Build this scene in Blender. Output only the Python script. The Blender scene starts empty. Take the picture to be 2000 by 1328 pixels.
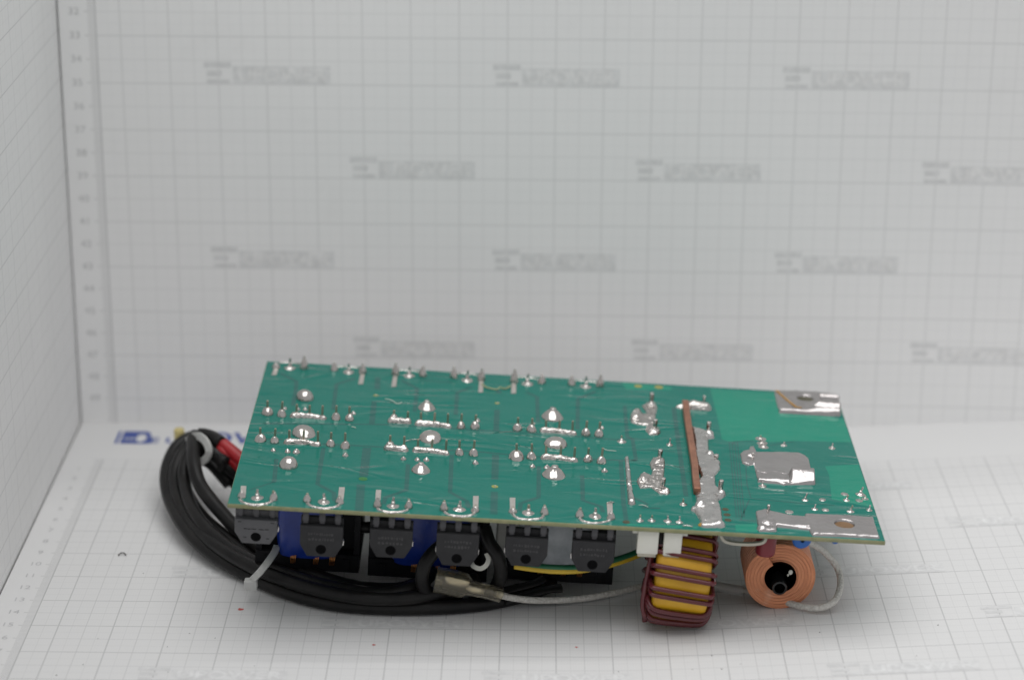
import bpy, bmesh, math, random
import numpy as np
from mathutils import Matrix, Vector, noise

S = 0.001                     # all shape data below is in millimetres
random.seed(7)
sc = bpy.context.scene
COL = sc.collection

# ------------------------------------------------------------------ measured data (mm; board parts are in board coordinates)
CAM_LOC = [181.46, -911.86, 398.2]
CAM_M = [[0.999905, -0.009815, 0.009727], [0.012557, 0.351641, -0.936051], [0.005767, 0.936083, 0.351731]]
FPX = 83.003
BO = [74.065, -158.03, 52.628]
BM = [[0.998452, -0.008358, 0.054986], [0.008418, 0.999964, -0.000865], [-0.054977, 0.001327, 0.998487]]
BW = 232.0
BD = 138.42
JOINTS = [('pin', 5.71, 83.26, 2.15, 5.53), ('pin', 11.25, 82.04, 1.64, 5.96), ('pin', 32.07, 82.1, 1.57, 5.54), ('pin', 37.27, 81.86, 1.57, 5.54), ('pin', 5.67, 57.23, 1.98, 5.2),
 ('pin', 11.14, 56.08, 1.52, 5.82), ('pin', 32.07, 56.23, 1.53, 5.41), ('pin', 37.43, 55.08, 1.61, 6.03), ('pin', 80.17, 80.64, 1.58, 5.75), ('pin', 85.51, 81.13, 1.71, 5.46),
 ('pin', 80.15, 55.01, 1.54, 5.62), ('pin', 85.39, 55.09, 1.62, 5.92), ('pin', 101.84, 81.84, 1.75, 5.12), ('pin', 107.24, 81.32, 1.75, 5.25), ('pin', 128.1, 80.67, 1.68, 5.77),
 ('pin', 133.21, 80.42, 1.68, 5.77), ('pin', 101.4, 54.71, 2.78, 5.84), ('pin', 107.14, 55.06, 1.63, 6.05), ('pin', 128.24, 55.7, 1.63, 5.43), ('pin', 133.27, 54.7, 1.63, 5.97),
 ('nub', 11.96, 89.17, 0.87, 0.0), ('nub', 11.36, 48.41, 0.98, 0.0), ('nub', 38.42, 88.2, 1.03, 0.0), ('nub', 38.12, 47.52, 1.21, 0.0), ('nub', 16.77, 48.05, 1.21, 0.0),
 ('nub', 19.93, 47.94, 1.51, 0.0), ('nub', 16.93, 88.88, 0.95, 0.0), ('nub', 19.66, 89.3, 0.95, 0.0), ('nub', 59.66, 47.29, 1.14, 0.0), ('nub', 86.37, 87.99, 1.08, 0.0),
 ('nub', 86.34, 47.33, 1.22, 0.0), ('nub', 64.78, 47.37, 1.07, 0.0), ('nub', 68.11, 47.56, 1.14, 0.0), ('nub', 107.85, 88.33, 0.88, 0.0), ('nub', 134.63, 88.03, 0.89, 0.0),
 ('nub', 107.5, 47.24, 1.15, 0.0), ('nub', 134.21, 46.81, 1.23, 0.0), ('nub', 112.81, 47.06, 1.23, 0.0), ('cone', 141.66, 76.0, 1.74, 2.56), ('cone', 160.05, 75.7, 1.36, 2.57),
 ('cone', 161.76, 21.51, 1.48, 2.29), ('cone', 145.46, 5.57, 1.39, 2.26), ('cone', 149.63, 6.13, 1.39, 2.11), ('cone', 155.32, 6.44, 1.45, 2.17), ('cone', 159.49, 6.16, 1.34, 2.26),
 ('cone', 195.83, 86.41, 2.21, 1.62), ('cone', 195.96, 82.29, 2.31, 1.5), ('cone', 196.33, 78.86, 2.05, 1.5), ('cone', 204.54, 81.53, 1.28, 1.43), ('cone', 223.07, 81.61, 1.35, 1.99),
 ('cone', 192.46, 41.92, 1.56, 1.81), ('cone', 207.04, 31.38, 1.21, 2.8), ('cone', 209.72, 23.96, 1.2, 1.89), ('cone', 222.77, 23.65, 1.41, 2.5), ('cone', 229.76, 25.91, 1.21, 1.9),
 ('cone', 222.58, 33.52, 1.35, 2.09), ('cone', 228.46, 39.31, 1.87, 3.08), ('cone', 229.63, 35.75, 1.29, 1.15), ('flat', 213.59, 32.68, 1.35, 0.0), ('flat', 222.44, 38.88, 1.43, 0.0),
 ('flat', 227.22, 33.76, 1.42, 0.0), ('flat', 200.04, 20.19, 1.59, 0.0), ('flat', 213.56, 23.72, 1.4, 0.0), ('dome', 18.58, 100.91, 3.2, 0.0), ('dome', 18.15, 35.27, 3.13, 0.0),
 ('button', 66.46, 98.19, 3.14, 0.0), ('button', 66.49, 37.96, 3.17, 0.0), ('button', 115.49, 96.19, 3.89, 0.0), ('button', 115.39, 40.71, 3.89, 0.0), ('lens', 21.29, 65.91, 4.16, 0.0),
 ('lens', 68.77, 67.96, 3.98, 0.0), ('lens', 116.34, 69.49, 3.86, 0.0), ('mid', 9.87, 131.95, 2.27, 4.44), ('mid', 33.59, 131.21, 2.27, 3.77), ('mid', 57.97, 131.12, 2.29, 4.0),
 ('mid', 81.49, 129.79, 2.29, 4.44), ('mid', 105.75, 129.69, 2.3, 4.45), ('mid', 129.27, 130.58, 2.31, 4.46), ('mid', 9.88, 6.25, 2.23, 3.18), ('mid', 33.43, 6.01, 2.24, 3.18),
 ('mid', 57.92, 5.89, 2.25, 3.38), ('mid', 81.44, 6.32, 2.26, 3.27), ('mid', 105.81, 6.61, 2.27, 3.27), ('mid', 129.59, 6.81, 2.29, 3.28), ('tall', 4.25, 131.62, 1.48, 1.86),
 ('tall', 15.54, 132.29, 1.49, 4.44), ('tall', 27.62, 132.74, 1.49, 2.8), ('tall', 39.19, 130.96, 1.49, 3.55), ('tall', 52.39, 131.14, 1.49, 4.31), ('tall', 63.54, 131.44, 1.5, 3.78),
 ('tall', 75.85, 131.92, 1.5, 3.92), ('tall', 87.13, 131.01, 1.5, 4.09), ('tall', 100.25, 130.5, 1.51, 4.67), ('tall', 111.56, 131.71, 1.51, 3.12), ('tall', 123.66, 131.6, 1.52, 3.26),
 ('tall', 135.19, 131.84, 1.52, 4.1), ('tall', 4.3, 6.35, 1.51, 2.38), ('tall', 15.67, 5.48, 1.51, 3.49), ('tall', 27.6, 5.64, 1.52, 3.18), ('tall', 38.97, 6.07, 1.52, 2.71),
 ('tall', 52.45, 4.71, 1.52, 3.78), ('tall', 63.46, 5.34, 1.53, 3.38), ('tall', 75.97, 4.89, 1.53, 3.78), ('tall', 87.01, 5.53, 1.53, 2.39), ('tall', 100.36, 6.48, 1.54, 2.0),
 ('tall', 111.52, 6.69, 1.54, 3.39), ('tall', 124.04, 5.81, 1.54, 3.59), ('tall', 135.13, 5.84, 1.55, 2.88)]
PADS = [[[3.64, 131.53], [5.26, 131.79], [5.26, 123.35], [3.25, 123.03]], [[38.4, 130.28], [40.12, 130.55], [40.16, 118.87], [38.22, 118.57]],
 [[51.59, 130.68], [53.31, 130.95], [53.38, 118.19], [51.51, 117.9]], [[86.32, 129.99], [88.05, 130.26], [87.96, 117.55], [86.13, 117.26]],
 [[99.46, 130.37], [101.2, 130.65], [101.23, 118.51], [99.19, 118.2]], [[3.93, 5.43], [5.82, 5.69], [5.0, 15.52], [3.09, 15.26]],
 [[38.26, 5.8], [40.23, 6.07], [39.96, 19.23], [37.92, 18.95]], [[51.53, 5.01], [53.39, 5.27], [53.0, 18.81], [51.17, 18.56]], [[86.22, 5.42], [88.03, 5.67], [88.06, 18.33], [86.04, 18.05]],
 [[99.34, 6.34], [101.16, 6.58], [101.2, 18.63], [99.21, 18.36]], [[134.04, 5.87], [135.87, 6.12], [136.14, 19.01], [134.1, 18.73]]]
ARCS = [[[3.9, 4.13], [5.42, 1.74], [8.27, 0.41], [10.78, 0.49], [13.53, 1.73], [15.42, 4.41]], [[27.71, 4.36], [29.35, 1.99], [32.34, 0.68], [35.56, 0.95], [37.96, 2.48], [39.37, 5.52]],
 [[52.29, 4.26], [53.52, 1.84], [56.83, 0.58], [60.05, 1.02], [62.5, 2.63], [63.48, 4.92]], [[76.0, 4.03], [77.34, 1.65], [80.26, 0.5], [83.5, 0.77], [85.64, 1.91], [87.2, 5.12]],
 [[100.36, 5.19], [101.53, 2.35], [103.7, 1.11], [107.32, 1.42], [110.22, 2.66], [111.51, 6.26]],
 [[124.01, 4.52], [125.05, 2.53], [127.55, 1.17], [130.82, 1.6], [133.77, 3.27], [135.1, 5.16]], [[4.18, 134.46], [5.57, 137.19], [8.81, 138.06], [12.19, 137.45], [15.14, 134.5]],
 [[27.42, 135.32], [29.27, 136.76], [32.99, 137.01], [36.74, 136.81], [38.77, 134.29]], [[52.18, 135.29], [53.77, 136.79], [57.92, 137.0], [61.27, 136.39], [63.23, 134.21]],
 [[75.78, 134.5], [77.88, 137.1], [81.2, 137.29], [84.54, 136.68], [86.87, 134.0]], [[100.23, 135.54], [102.02, 136.73], [105.76, 136.98], [109.51, 135.88], [111.36, 133.92]],
 [[123.72, 134.74], [125.34, 136.68], [128.67, 136.87], [132.83, 136.39], [135.07, 134.84]]]
BARS = [([[15.78, 81.9], [22.22, 82.46], [27.6, 81.43]], [[16.84, 82.37, 5.11], [21.89, 82.62, 4.9], [26.81, 81.51, 5.45]]),
 ([[15.82, 56.28], [21.67, 57.14], [27.35, 55.54]], [[16.53, 56.87, 5.2], [21.66, 58.11, 4.79], [27.31, 56.02, 5.62]]),
 ([[53.28, 82.42], [56.43, 82.48], [59.79, 82.17]], [[54.16, 84.39, 4.06], [59.57, 82.65, 4.69]]),
 ([[53.21, 55.92], [56.2, 55.87], [59.85, 55.44]], [[54.17, 58.0, 4.8], [59.43, 56.34, 5.42]]),
 ([[63.76, 81.24], [69.84, 81.64], [75.58, 80.46]], [[64.72, 81.89, 4.9], [69.84, 81.64, 5.12], [74.98, 80.88, 5.54]]),
 ([[63.94, 55.55], [69.78, 55.91], [75.46, 54.33]], [[64.53, 56.12, 4.79], [69.77, 56.39, 4.8], [74.99, 54.74, 5.62]]),
 ([[111.77, 81.59], [117.88, 81.68], [123.69, 80.53]], [[112.68, 81.92, 4.7], [117.88, 82.19, 4.92], [122.91, 80.91, 5.34]]),
 ([[111.82, 55.73], [117.89, 56.13], [123.54, 54.74]], [[112.52, 56.31, 5.22], [117.9, 56.61, 5.22], [123.05, 55.15, 5.55]])]
GAPS = [(1.1, [[5.45, 73.54], [29.35, 76.61], [52.65, 79.58], [93.09, 79.22], [119.41, 78.89], [139.02, 77.77], [145.13, 79.14]]), (1.1, [[6.95, 58.88], [13.8, 59.4]]),
 (1.1, [[28.92, 57.42], [49.97, 57.67], [86.02, 58.46], [104.46, 57.07], [136.37, 57.82], [144.26, 58.73], [146.58, 58.7]]), (2.2, [[45.58, 127.49], [46.06, 114.86]]),
 (2.2, [[45.65, 101.88], [46.01, 79.1]]), (2.2, [[94.46, 121.29], [94.08, 117.95]]), (2.2, [[93.85, 100.77], [93.67, 79.61]]), (3.2, [[45.65, 56.27], [45.97, 30.0]]),
 (3.0, [[45.51, 22.69], [46.28, -3.4]]), (2.6, [[93.72, 56.49], [93.66, 33.96]]), (2.6, [[93.64, 23.1], [93.63, 3.85]]),
 (1.6, [[6.66, 125.81], [13.72, 118.03], [14.36, 107.76], [14.58, 92.91]]), (1.6, [[36.69, 124.97], [29.65, 117.55], [30.41, 91.14]]),
 (1.6, [[55.12, 125.98], [61.7, 118.17], [61.84, 93.82]]), (1.6, [[83.64, 123.46], [77.79, 116.3], [77.8, 93.11]]), (1.6, [[105.32, 120.78], [109.6, 116.54], [109.85, 90.69]]),
 (1.6, [[133.14, 125.65], [125.95, 117.22], [125.06, 85.79]]), (1.6, [[13.28, 41.11], [14.43, 21.04], [13.87, 20.07]]), (1.6, [[29.58, 53.94], [29.97, 20.97], [36.36, 14.29], [37.24, 7.4]]),
 (1.6, [[61.55, 43.32], [61.98, 20.06], [54.9, 12.88], [54.48, 7.15]]), (1.6, [[77.38, 54.13], [77.7, 20.45], [83.93, 13.62], [84.72, 7.8]]),
 (1.6, [[109.86, 48.33], [109.6, 20.41], [103.15, 14.5], [102.68, 7.65]]), (1.6, [[125.81, 42.17], [125.54, 19.94], [131.98, 15.54], [132.56, 10.84]]),
 (0.7, [[14.37, 20.59], [6.59, 12.64]]), (0.9, [[62.47, 127.35], [70.74, 126.42], [75.65, 127.2]]),
 (1.5, [[144.41, 112.56], [144.09, 81.26], [146.02, 79.27], [146.46, 59.41], [145.11, 58.32]]), (1.7, [[140.74, 57.69], [140.22, 19.56], [140.6, 5.24]]),
 (1.2, [[143.67, 25.38], [148.73, 20.06], [147.17, 16.54], [153.29, 17.05]]), (1.8, [[163.97, 113.93], [163.56, 70.49], [163.35, 28.77]]), (0.5, [[147.04, 68.98], [162.02, 69.31]]),
 (0.5, [[143.67, 79.68], [152.57, 79.86]]), (0.5, [[183.46, 81.78], [180.38, 12.96]]), (0.5, [[184.53, 82.11], [181.35, 13.1]]), (0.5, [[185.59, 82.44], [182.33, 13.23]]),
 (0.5, [[186.66, 82.77], [183.3, 13.36]]), (0.5, [[188.53, 68.69], [186.79, 42.75], [187.17, 30.07], [204.43, 28.52], [217.49, 28.36]]),
 (0.5, [[192.88, 84.47], [185.41, 82.33], [184.54, 79.31]]), (0.7, [[199.08, 80.56], [208.64, 85.9]]), (0.6, [[186.5, 29.19], [181.64, 10.87], [188.06, 10.98]])]
ZONES = [[[144.23, 137.5], [164.34, 135.75], [163.97, 132.16], [145.74, 130.0]],
 [[180.21, 136.03], [195.36, 136.03], [206.69, 135.59], [228.58, 111.88], [231.49, 112.32], [231.43, 88.62], [208.89, 86.56], [199.08, 84.06], [192.92, 84.92], [183.33, 82.2], [180.8, 84.0],
  [180.78, 106.87]],
 [[218.31, 63.65], [231.36, 67.19], [231.67, 38.56], [231.9, 28.38], [217.13, 33.4], [218.83, 55.4]], [[179.38, 6.82], [187.2, 8.61], [187.02, 1.53], [179.22, 1.24]],
 [[140.76, 2.37], [165.92, 3.18], [165.56, 1.86], [140.57, 1.07]]]
HOLES = [('yellow', 45.87, 108.33, 0.97), ('yellow', 93.78, 107.44, 0.98), ('green', 45.93, 27.72, 1.63), ('yellow', 93.73, 27.61, 1.27), ('gold', 150.78, 134.39, 1.6),
 ('gold', 159.16, 134.6, 1.76), ('dark', 176.92, 19.27, 1.25), ('dark', 177.16, 14.7, 1.3), ('dark', 177.1, 10.14, 1.29), ('brown', 140.54, 3.62, 1.33)]
MASS = {'bar': [[168.54, 115.84], [168.19, 94.01], [168.07, 71.15], [167.95, 52.98], [167.57, 42.37], [167.39, 30.34]],
 'flux': [167.67, 4.69],
 'mass': ([[169.35, 93.41], [173.54, 90.95], [178.05, 87.02], [177.84, 84.32], [175.35, 82.82], [174.75, 70.78], [177.39, 63.12], [178.0, 56.0], [177.93, 55.1], [175.39, 48.37],
           [174.87, 37.86], [176.29, 34.29], [178.07, 31.81], [177.34, 29.68], [174.83, 26.3], [175.27, 17.72], [175.05, 7.93], [174.41, 3.35], [168.33, 2.54], [167.02, 3.33],
           [166.86, 8.76], [166.07, 13.2], [165.18, 16.36], [166.57, 20.51], [166.89, 31.29], [167.8, 40.32], [169.92, 46.19], [169.22, 54.58], [168.79, 65.35], [169.78, 79.74]],
          [[175.93, 86.7, 1.9, 2.6], [174.72, 66.37, 1.8, 2.4], [176.82, 59.42, 1.4, 1.8], [167.88, 19.36, 2.3, 2.8], [176.36, 31.57, 1.6, 2.2], [173.73, 5.18, 2.0, 2.0],
           [165.78, 17.09, 1.5, 1.4]],
          [[175.86, 89.75, 4.55], [176.8, 63.03, 2.54], [176.12, 33.92, 4.95]]),
 'p1': ([[151.32, 112.81], [153.49, 116.38], [156.57, 116.44], [157.46, 112.94], [156.26, 104.76], [155.68, 93.7], [157.24, 89.3], [156.09, 84.54], [152.79, 84.05], [151.36, 88.43],
         [152.35, 93.2], [148.46, 93.79], [146.13, 95.38], [146.31, 103.26], [147.92, 108.68], [150.07, 109.0], [151.36, 104.02], [153.24, 105.1]],
        [[148.24, 98.82, 2.3, 2.4], [155.07, 114.19, 1.7, 1.8], [154.88, 87.03, 2.3, 1.9]], [[155.16, 115.82, 4.81], [155.04, 88.97, 4.7]]),
 'p2': ([[151.35, 55.61], [152.82, 61.59], [156.38, 62.83], [157.22, 57.17], [156.07, 44.25], [156.02, 35.92], [157.54, 32.71], [156.77, 29.21], [153.69, 29.46], [150.86, 34.52],
         [146.84, 33.28], [145.92, 37.96], [147.43, 45.83], [149.22, 47.49], [151.39, 44.99], [152.08, 50.02]],
        [[148.26, 39.32, 2.4, 2.4], [155.15, 59.03, 2.2, 1.6], [155.91, 31.47, 1.8, 1.6]], [[155.44, 61.61, 3.8], [155.13, 35.11, 3.96]]),
 'plate_back': ([[206.39, 137.01], [216.45, 137.98], [224.89, 138.12], [232.71, 136.21], [232.02, 128.4], [230.4, 114.48], [224.55, 114.06], [217.59, 114.13], [206.15, 114.26],
                 [206.02, 125.37]],
                [218.15, 130.3, 3.29], [[218.33, 115.92], [224.63, 120.63], [230.63, 119.65]], [[224.38, 136.87], [232.0, 134.94], [231.23, 127.32], [222.99, 125.11]]),
 'plate_front': ([[187.68, 17.9], [191.19, 20.14], [193.95, 18.6], [199.86, 16.35], [205.21, 15.7], [205.5, 18.25], [217.92, 18.78], [230.16, 18.75], [230.07, 1.71], [217.98, 1.58],
                  [207.26, 0.9], [205.86, 2.56], [205.72, 5.49], [194.35, 6.58], [193.65, 2.78], [187.47, 1.96]],
                 [218.82, 11.11, 3.43], [[191.09, 9.13, 3.6, 2.0], [189.04, 4.39, 2.2, 1.6], [207.23, 2.0, 1.2, 0.8]], [[192.43, 19.54, 2.66]]),
 'plate_mid': ([[193.13, 72.35], [202.53, 73.79], [209.42, 74.01], [211.6, 72.01], [212.67, 68.76], [212.49, 60.31], [212.48, 45.68], [202.14, 44.08], [200.75, 43.48], [198.85, 44.43],
                [191.09, 44.96], [191.0, 61.02], [188.93, 59.88], [186.72, 61.66], [186.61, 70.12], [188.05, 72.9], [190.21, 74.07], [190.83, 77.19], [192.62, 77.88], [192.99, 74.48]],
               [[190.95, 69.04, 2.6, 1.8]], [[191.14, 67.36, 2.22]], [[203.27, 51.56], [212.79, 54.13]]),
 'rod': [[143.01, 60.18], [143.0, 49.44], [142.9, 38.92], [142.92, 30.69], [143.09, 19.62]],
 'top': [[165.67, 114.19], [171.88, 115.13], [176.74, 114.26]],
 'toppin': [[176.44, 120.7, 3.0]]}
TO = [(7.73, -17.2), (34.41, -18.94), (59.04, -17.79), (82.73, -19.52), (107.2, -18.18), (130.73, -18.93)]
LEADS = [[4.3, 9.88, 15.67], [27.6, 33.43, 38.97], [52.45, 57.92, 63.46], [75.97, 81.44, 87.01], [100.36, 105.81, 111.52], [124.04, 129.59, 135.13]]
TPHI = [1.12, 0.844, 0.709, 0.433, 0.283, 0.008, -0.138, -0.483, -1.43]
CABLES = [[[61.41, -48.49, 20.0], [53.97, -38.09, 21.0], [43.77, -24.07, 21.0], [37.11, -26.48, 19.0], [34.09, -33.81, 16.0], [33.91, -45.98, 13.0], [36.61, -58.18, 10.0], [41.81, -72.06, 8.0],
  [48.14, -84.66, 6.5], [55.94, -95.93, 5.0], [65.42, -106.11, 4.0], [76.19, -115.57, 3.0], [90.48, -127.56, 3.0], [106.38, -135.91, 3.0], [125.38, -139.15, 3.0], [145.95, -138.66, 3.0],
  [164.59, -134.93, 3.0], [179.57, -127.1, 3.0], [189.07, -118.42, 3.0]],
 [[61.7, -46.72, 17.0], [54.3, -40.96, 20.0], [45.99, -34.81, 24.0], [40.58, -38.44, 21.0], [38.17, -45.8, 17.0], [38.68, -54.52, 13.5], [42.08, -66.1, 11.0], [46.62, -76.0, 9.0],
  [53.5, -88.63, 8.0], [62.22, -101.13, 8.0], [72.14, -112.4, 8.0], [83.25, -122.52, 8.0], [98.72, -133.15, 8.0], [118.11, -140.98, 8.0], [136.76, -140.94, 8.0], [151.4, -133.55, 8.0],
  [160.56, -124.91, 8.0]],
 [[62.52, -47.24, 15.0], [55.66, -43.78, 19.0], [47.96, -42.61, 26.0], [43.81, -46.11, 23.0], [42.4, -51.77, 19.0], [43.46, -58.88, 15.5], [47.53, -72.75, 13.0], [53.3, -84.83, 11.0],
  [60.89, -95.13, 9.0], [70.05, -106.29, 8.0], [79.82, -115.7, 8.0], [91.24, -124.2, 8.5], [104.31, -132.34, 8.5], [117.89, -137.85, 8.5], [129.24, -139.81, 9.0], [139.25, -134.51, 10.0],
  [144.42, -124.24, 10.0]],
 [[65.47, -49.95, 14.0], [58.35, -48.57, 20.0], [45.68, -37.67, 27.0], [46.11, -49.92, 26.0], [47.68, -59.24, 23.0], [50.53, -66.53, 19.0], [55.15, -73.37, 16.0], [60.42, -79.57, 13.0],
  [66.79, -87.01, 10.0], [74.44, -94.23, 7.0], [85.6, -107.23, 6.5], [99.25, -118.93, 6.0], [115.2, -127.75, 5.5], [130.54, -130.9, 6.0], [139.82, -127.63, 7.0]],
 [[64.14, -48.82, 9.0], [56.67, -45.12, 14.0], [49.51, -43.94, 19.0], [44.74, -46.63, 19.0], [42.22, -50.29, 15.0], [43.72, -56.01, 12.0], [47.76, -64.0, 9.0], [53.86, -73.88, 7.0],
  [62.51, -85.55, 6.0], [71.73, -97.06, 4.0], [85.17, -113.2, 3.0], [101.69, -125.61, 3.0], [121.13, -131.84, 3.0], [140.1, -133.87, 3.0], [154.95, -127.69, 3.0]]]
REDS = [[[49.19, -38.88, 28.0], [54.32, -43.48, 28.0], [59.67, -47.5, 26.0], [65.38, -51.7, 23.0], [71.45, -56.07, 19.0]],
 [[52.06, -42.5, 26.0], [57.15, -47.31, 25.0], [61.81, -49.49, 22.0], [66.92, -52.41, 18.0]], [[53.96, -38.66, 19.0], [59.02, -41.96, 16.0], [64.93, -45.97, 12.0]]]
SLEEVES = [[[46.91, -40.13, 28.5], [49.85, -40.58, 28.5], [53.54, -43.63, 28.5], [56.62, -47.07, 28.0]], [[49.26, -43.36, 25.0], [52.5, -46.26, 24.5], [56.02, -48.75, 22.5], [58.87, -52.37, 21.0]],
 [[50.12, -42.1, 20.0], [54.62, -44.63, 16.0], [59.99, -47.88, 11.0]]]
LEAD1 = [[168.02, -138.88, 9.0], [173.98, -136.09, 6.0], [183.36, -133.98, 4.0], [198.48, -129.41, 2.5], [211.86, -124.07, 2.5], [223.89, -117.85, 2.5], [237.07, -114.54, 2.5],
 [250.32, -117.01, 2.4], [259.48, -121.81, 3.0], [266.65, -126.62, 3.6], [273.55, -133.24, 4.3], [280.05, -138.96, 5.2], [286.18, -141.98, 6.4], [291.23, -140.69, 8.5],
 [293.92, -134.03, 11.0], [293.97, -127.46, 14.0], [290.73, -127.11, 19.0], [285.58, -130.22, 25.0], [278.26, -138.2, 32.0]]
SPADE = [[146.25, -139.8, 15.0], [151.66, -140.15, 14.0], [156.51, -140.52, 13.0], [159.5, -140.93, 12.0], [163.77, -140.48, 11.0], [169.9, -139.08, 8.5]]
SPLICE = [[248.79, -117.03, 2.6], [254.89, -119.86, 2.6], [259.91, -121.43, 2.6]]
LOOP1 = [[150.11, -137.0, 28.29], [146.14, -140.0, 26.61], [142.88, -142.0, 22.83], [141.35, -142.0, 17.27], [142.28, -139.0, 10.62], [145.76, -134.0, 4.39], [152.15, -129.0, -0.17]]
LOOP2 = [[163.81, -136.0, 34.11], [165.55, -139.0, 29.83], [168.73, -140.0, 24.83], [169.86, -139.0, 18.19], [168.71, -136.0, 11.52], [165.46, -132.0, 5.3], [159.7, -128.0, 0.68]]
GYWIRE = [[174.89, -143.0, 23.29], [181.36, -144.0, 22.83], [188.75, -144.5, 22.34], [197.07, -143.0, 21.71], [204.53, -140.0, 21.56], [211.09, -137.0, 21.82], [217.67, -134.0, 22.92],
 [222.79, -131.0, 24.22], [226.24, -128.0, 25.93]]
SHRINK = [[[171.15, -134.27, 4.0], [179.58, -131.07, 5.0], [187.11, -128.7, 6.0], [192.22, -127.74, 6.0]],
 [[166.43, -133.37, 6.0], [173.89, -129.02, 6.0], [181.42, -126.63, 7.0], [185.58, -124.31, 8.0]]]
TIE2 = [[85.98, -115.47, 16.0], [85.61, -122.64, 16.5], [84.16, -128.55, 16.0], [81.73, -131.18, 13.5], [79.46, -130.23, 10.5], [77.68, -128.61, 8.0]]
TIE1 = [[41.97, -38.32, 25.0], [44.14, -41.12, 28.0], [46.91, -44.2, 30.0], [49.96, -48.44, 30.5], [51.99, -51.75, 29.5], [52.79, -53.75, 27.5], [52.06, -53.6, 25.0], [50.29, -53.11, 23.0],
 [48.52, -52.39, 22.0]]
SPECKS = [[23.31, -91.31, 0.0], [25.94, -159.7, 0.0], [58.15, -155.02, 0.0], [67.81, -158.32, 0.0], [24.18, -179.22, 0.0], [51.75, -165.29, 0.0], [84.33, -178.94, 0.0], [54.74, -184.08, 0.0],
 [254.47, -177.97, 0.0], [257.58, -115.88, 0.0], [237.48, -180.59, 0.0], [211.75, -180.81, 0.0], [244.92, -170.7, 0.0], [247.62, -181.09, 0.0], [-9.39, -66.63, 0.0], [16.38, -187.17, 0.0],
 [315.75, -177.3, 0.0], [326.86, -154.19, 0.0], [33.85, -106.61, 0.0], [284.43, -155.96, 0.0]]
REDSPECK = [[74.28, -135.73, 0.0], [125.03, -162.42, 0.0], [197.33, -162.66, 0.0]]
TIE3 = [[158.99, -136.0, 20.1], [160.16, -138.0, 19.44], [162.42, -139.0, 19.13], [164.46, -139.0, 20.39], [165.36, -138.0, 22.38], [164.59, -137.0, 24.36]]
EXTRA = [([[59.47, 63.64], [61.92, 64.98], [64.76, 66.28]], 0.16, 's', 'solder_hair'),
 ([[87.42, 125.93], [89.53, 122.17], [93.44, 121.35], [94.72, 124.08], [96.91, 122.22], [98.95, 125.29]], 0.28, 'f', 'flux_string'),
 ([[38.68, 74.47], [39.5, 73.89], [40.29, 73.71]], 0.14, 'w', 'flux_flake'), ([[134.25, 67.87], [135.79, 65.73], [139.31, 66.02]], 0.1, 'w', 'flux_flake'),
 ([[49.71, 104.63], [52.21, 102.89], [54.75, 100.3], [56.45, 102.47]], 0.12, 'w', 'flux_flake'), ([[145.57, 17.97], [147.22, 17.74], [148.85, 16.9]], 0.11, 'w', 'flux_flake'),
 ([[160.41, 2.44], [162.32, 2.38], [163.93, 2.09]], 0.22, 's', 'solder_hair'), ([[133.92, 18.04], [135.47, 18.78], [136.73, 19.09]], 0.2, 's', 'solder_hair')]

# ------------------------------------------------------------------ camera, world, lamps
cam = bpy.data.cameras.new('camera')
cam.sensor_width = 36.0
cam.sensor_fit = 'HORIZONTAL'
cam.lens = FPX
cam.clip_start = 0.02
cam.clip_end = 20.0
cam.dof.use_dof = True
cam.dof.focus_distance = 0.868
cam.dof.aperture_fstop = 6.2
camo = bpy.data.objects.new('camera', cam)
COL.objects.link(camo)
camo.matrix_world = Matrix.Translation(Vector(CAM_LOC) * S) @ Matrix(CAM_M).to_4x4()
sc.camera = camo

world = bpy.data.worlds.new('World')
sc.world = world
world.use_nodes = True
bg = world.node_tree.nodes['Background']
bg.inputs['Color'].default_value = (0.97, 0.985, 1.0, 1)
bg.inputs['Strength'].default_value = 0.42

def area(name, loc, target, size, power, color):
    l = bpy.data.lights.new(name, 'AREA')
    l.shape = 'RECTANGLE'
    l.size, l.size_y = size[0] * S, size[1] * S
    l.energy = power
    l.color = color
    o = bpy.data.objects.new(name, l)
    COL.objects.link(o)
    o.location = Vector(loc) * S
    o.rotation_euler = (Vector(target) * S - o.location).to_track_quat('-Z', 'Y').to_euler()
    return o
area('ceiling_panel', (100, -330, 1150), (100, -330, 0), (1400, 950), 7.7, (1.0, 0.99, 0.98))
area('ceiling_tube', (130, 200, 1050), (130, 150, 0), (900, 60), 1.2, (1.0, 0.99, 0.975))

sc.view_settings.view_transform = 'Standard'
sc.view_settings.look = 'None'
sc.view_settings.exposure = 0.28
sc.view_settings.gamma = 1.0
sc.cycles.max_bounces = 8
sc.cycles.transmission_bounces = 8
sc.cycles.transparent_max_bounces = 8
sc.cycles.sample_clamp_indirect = 6.0

# ------------------------------------------------------------------ helpers
def link(o, parent=None):
    COL.objects.link(o)
    if parent is not None:
        o.parent = parent
    return o

def tag(o, label=None, cat=None, group=None, kind=None):
    if label: o['label'] = label
    if cat: o['category'] = cat
    if group: o['group'] = group
    if kind: o['kind'] = kind
    return o

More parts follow.
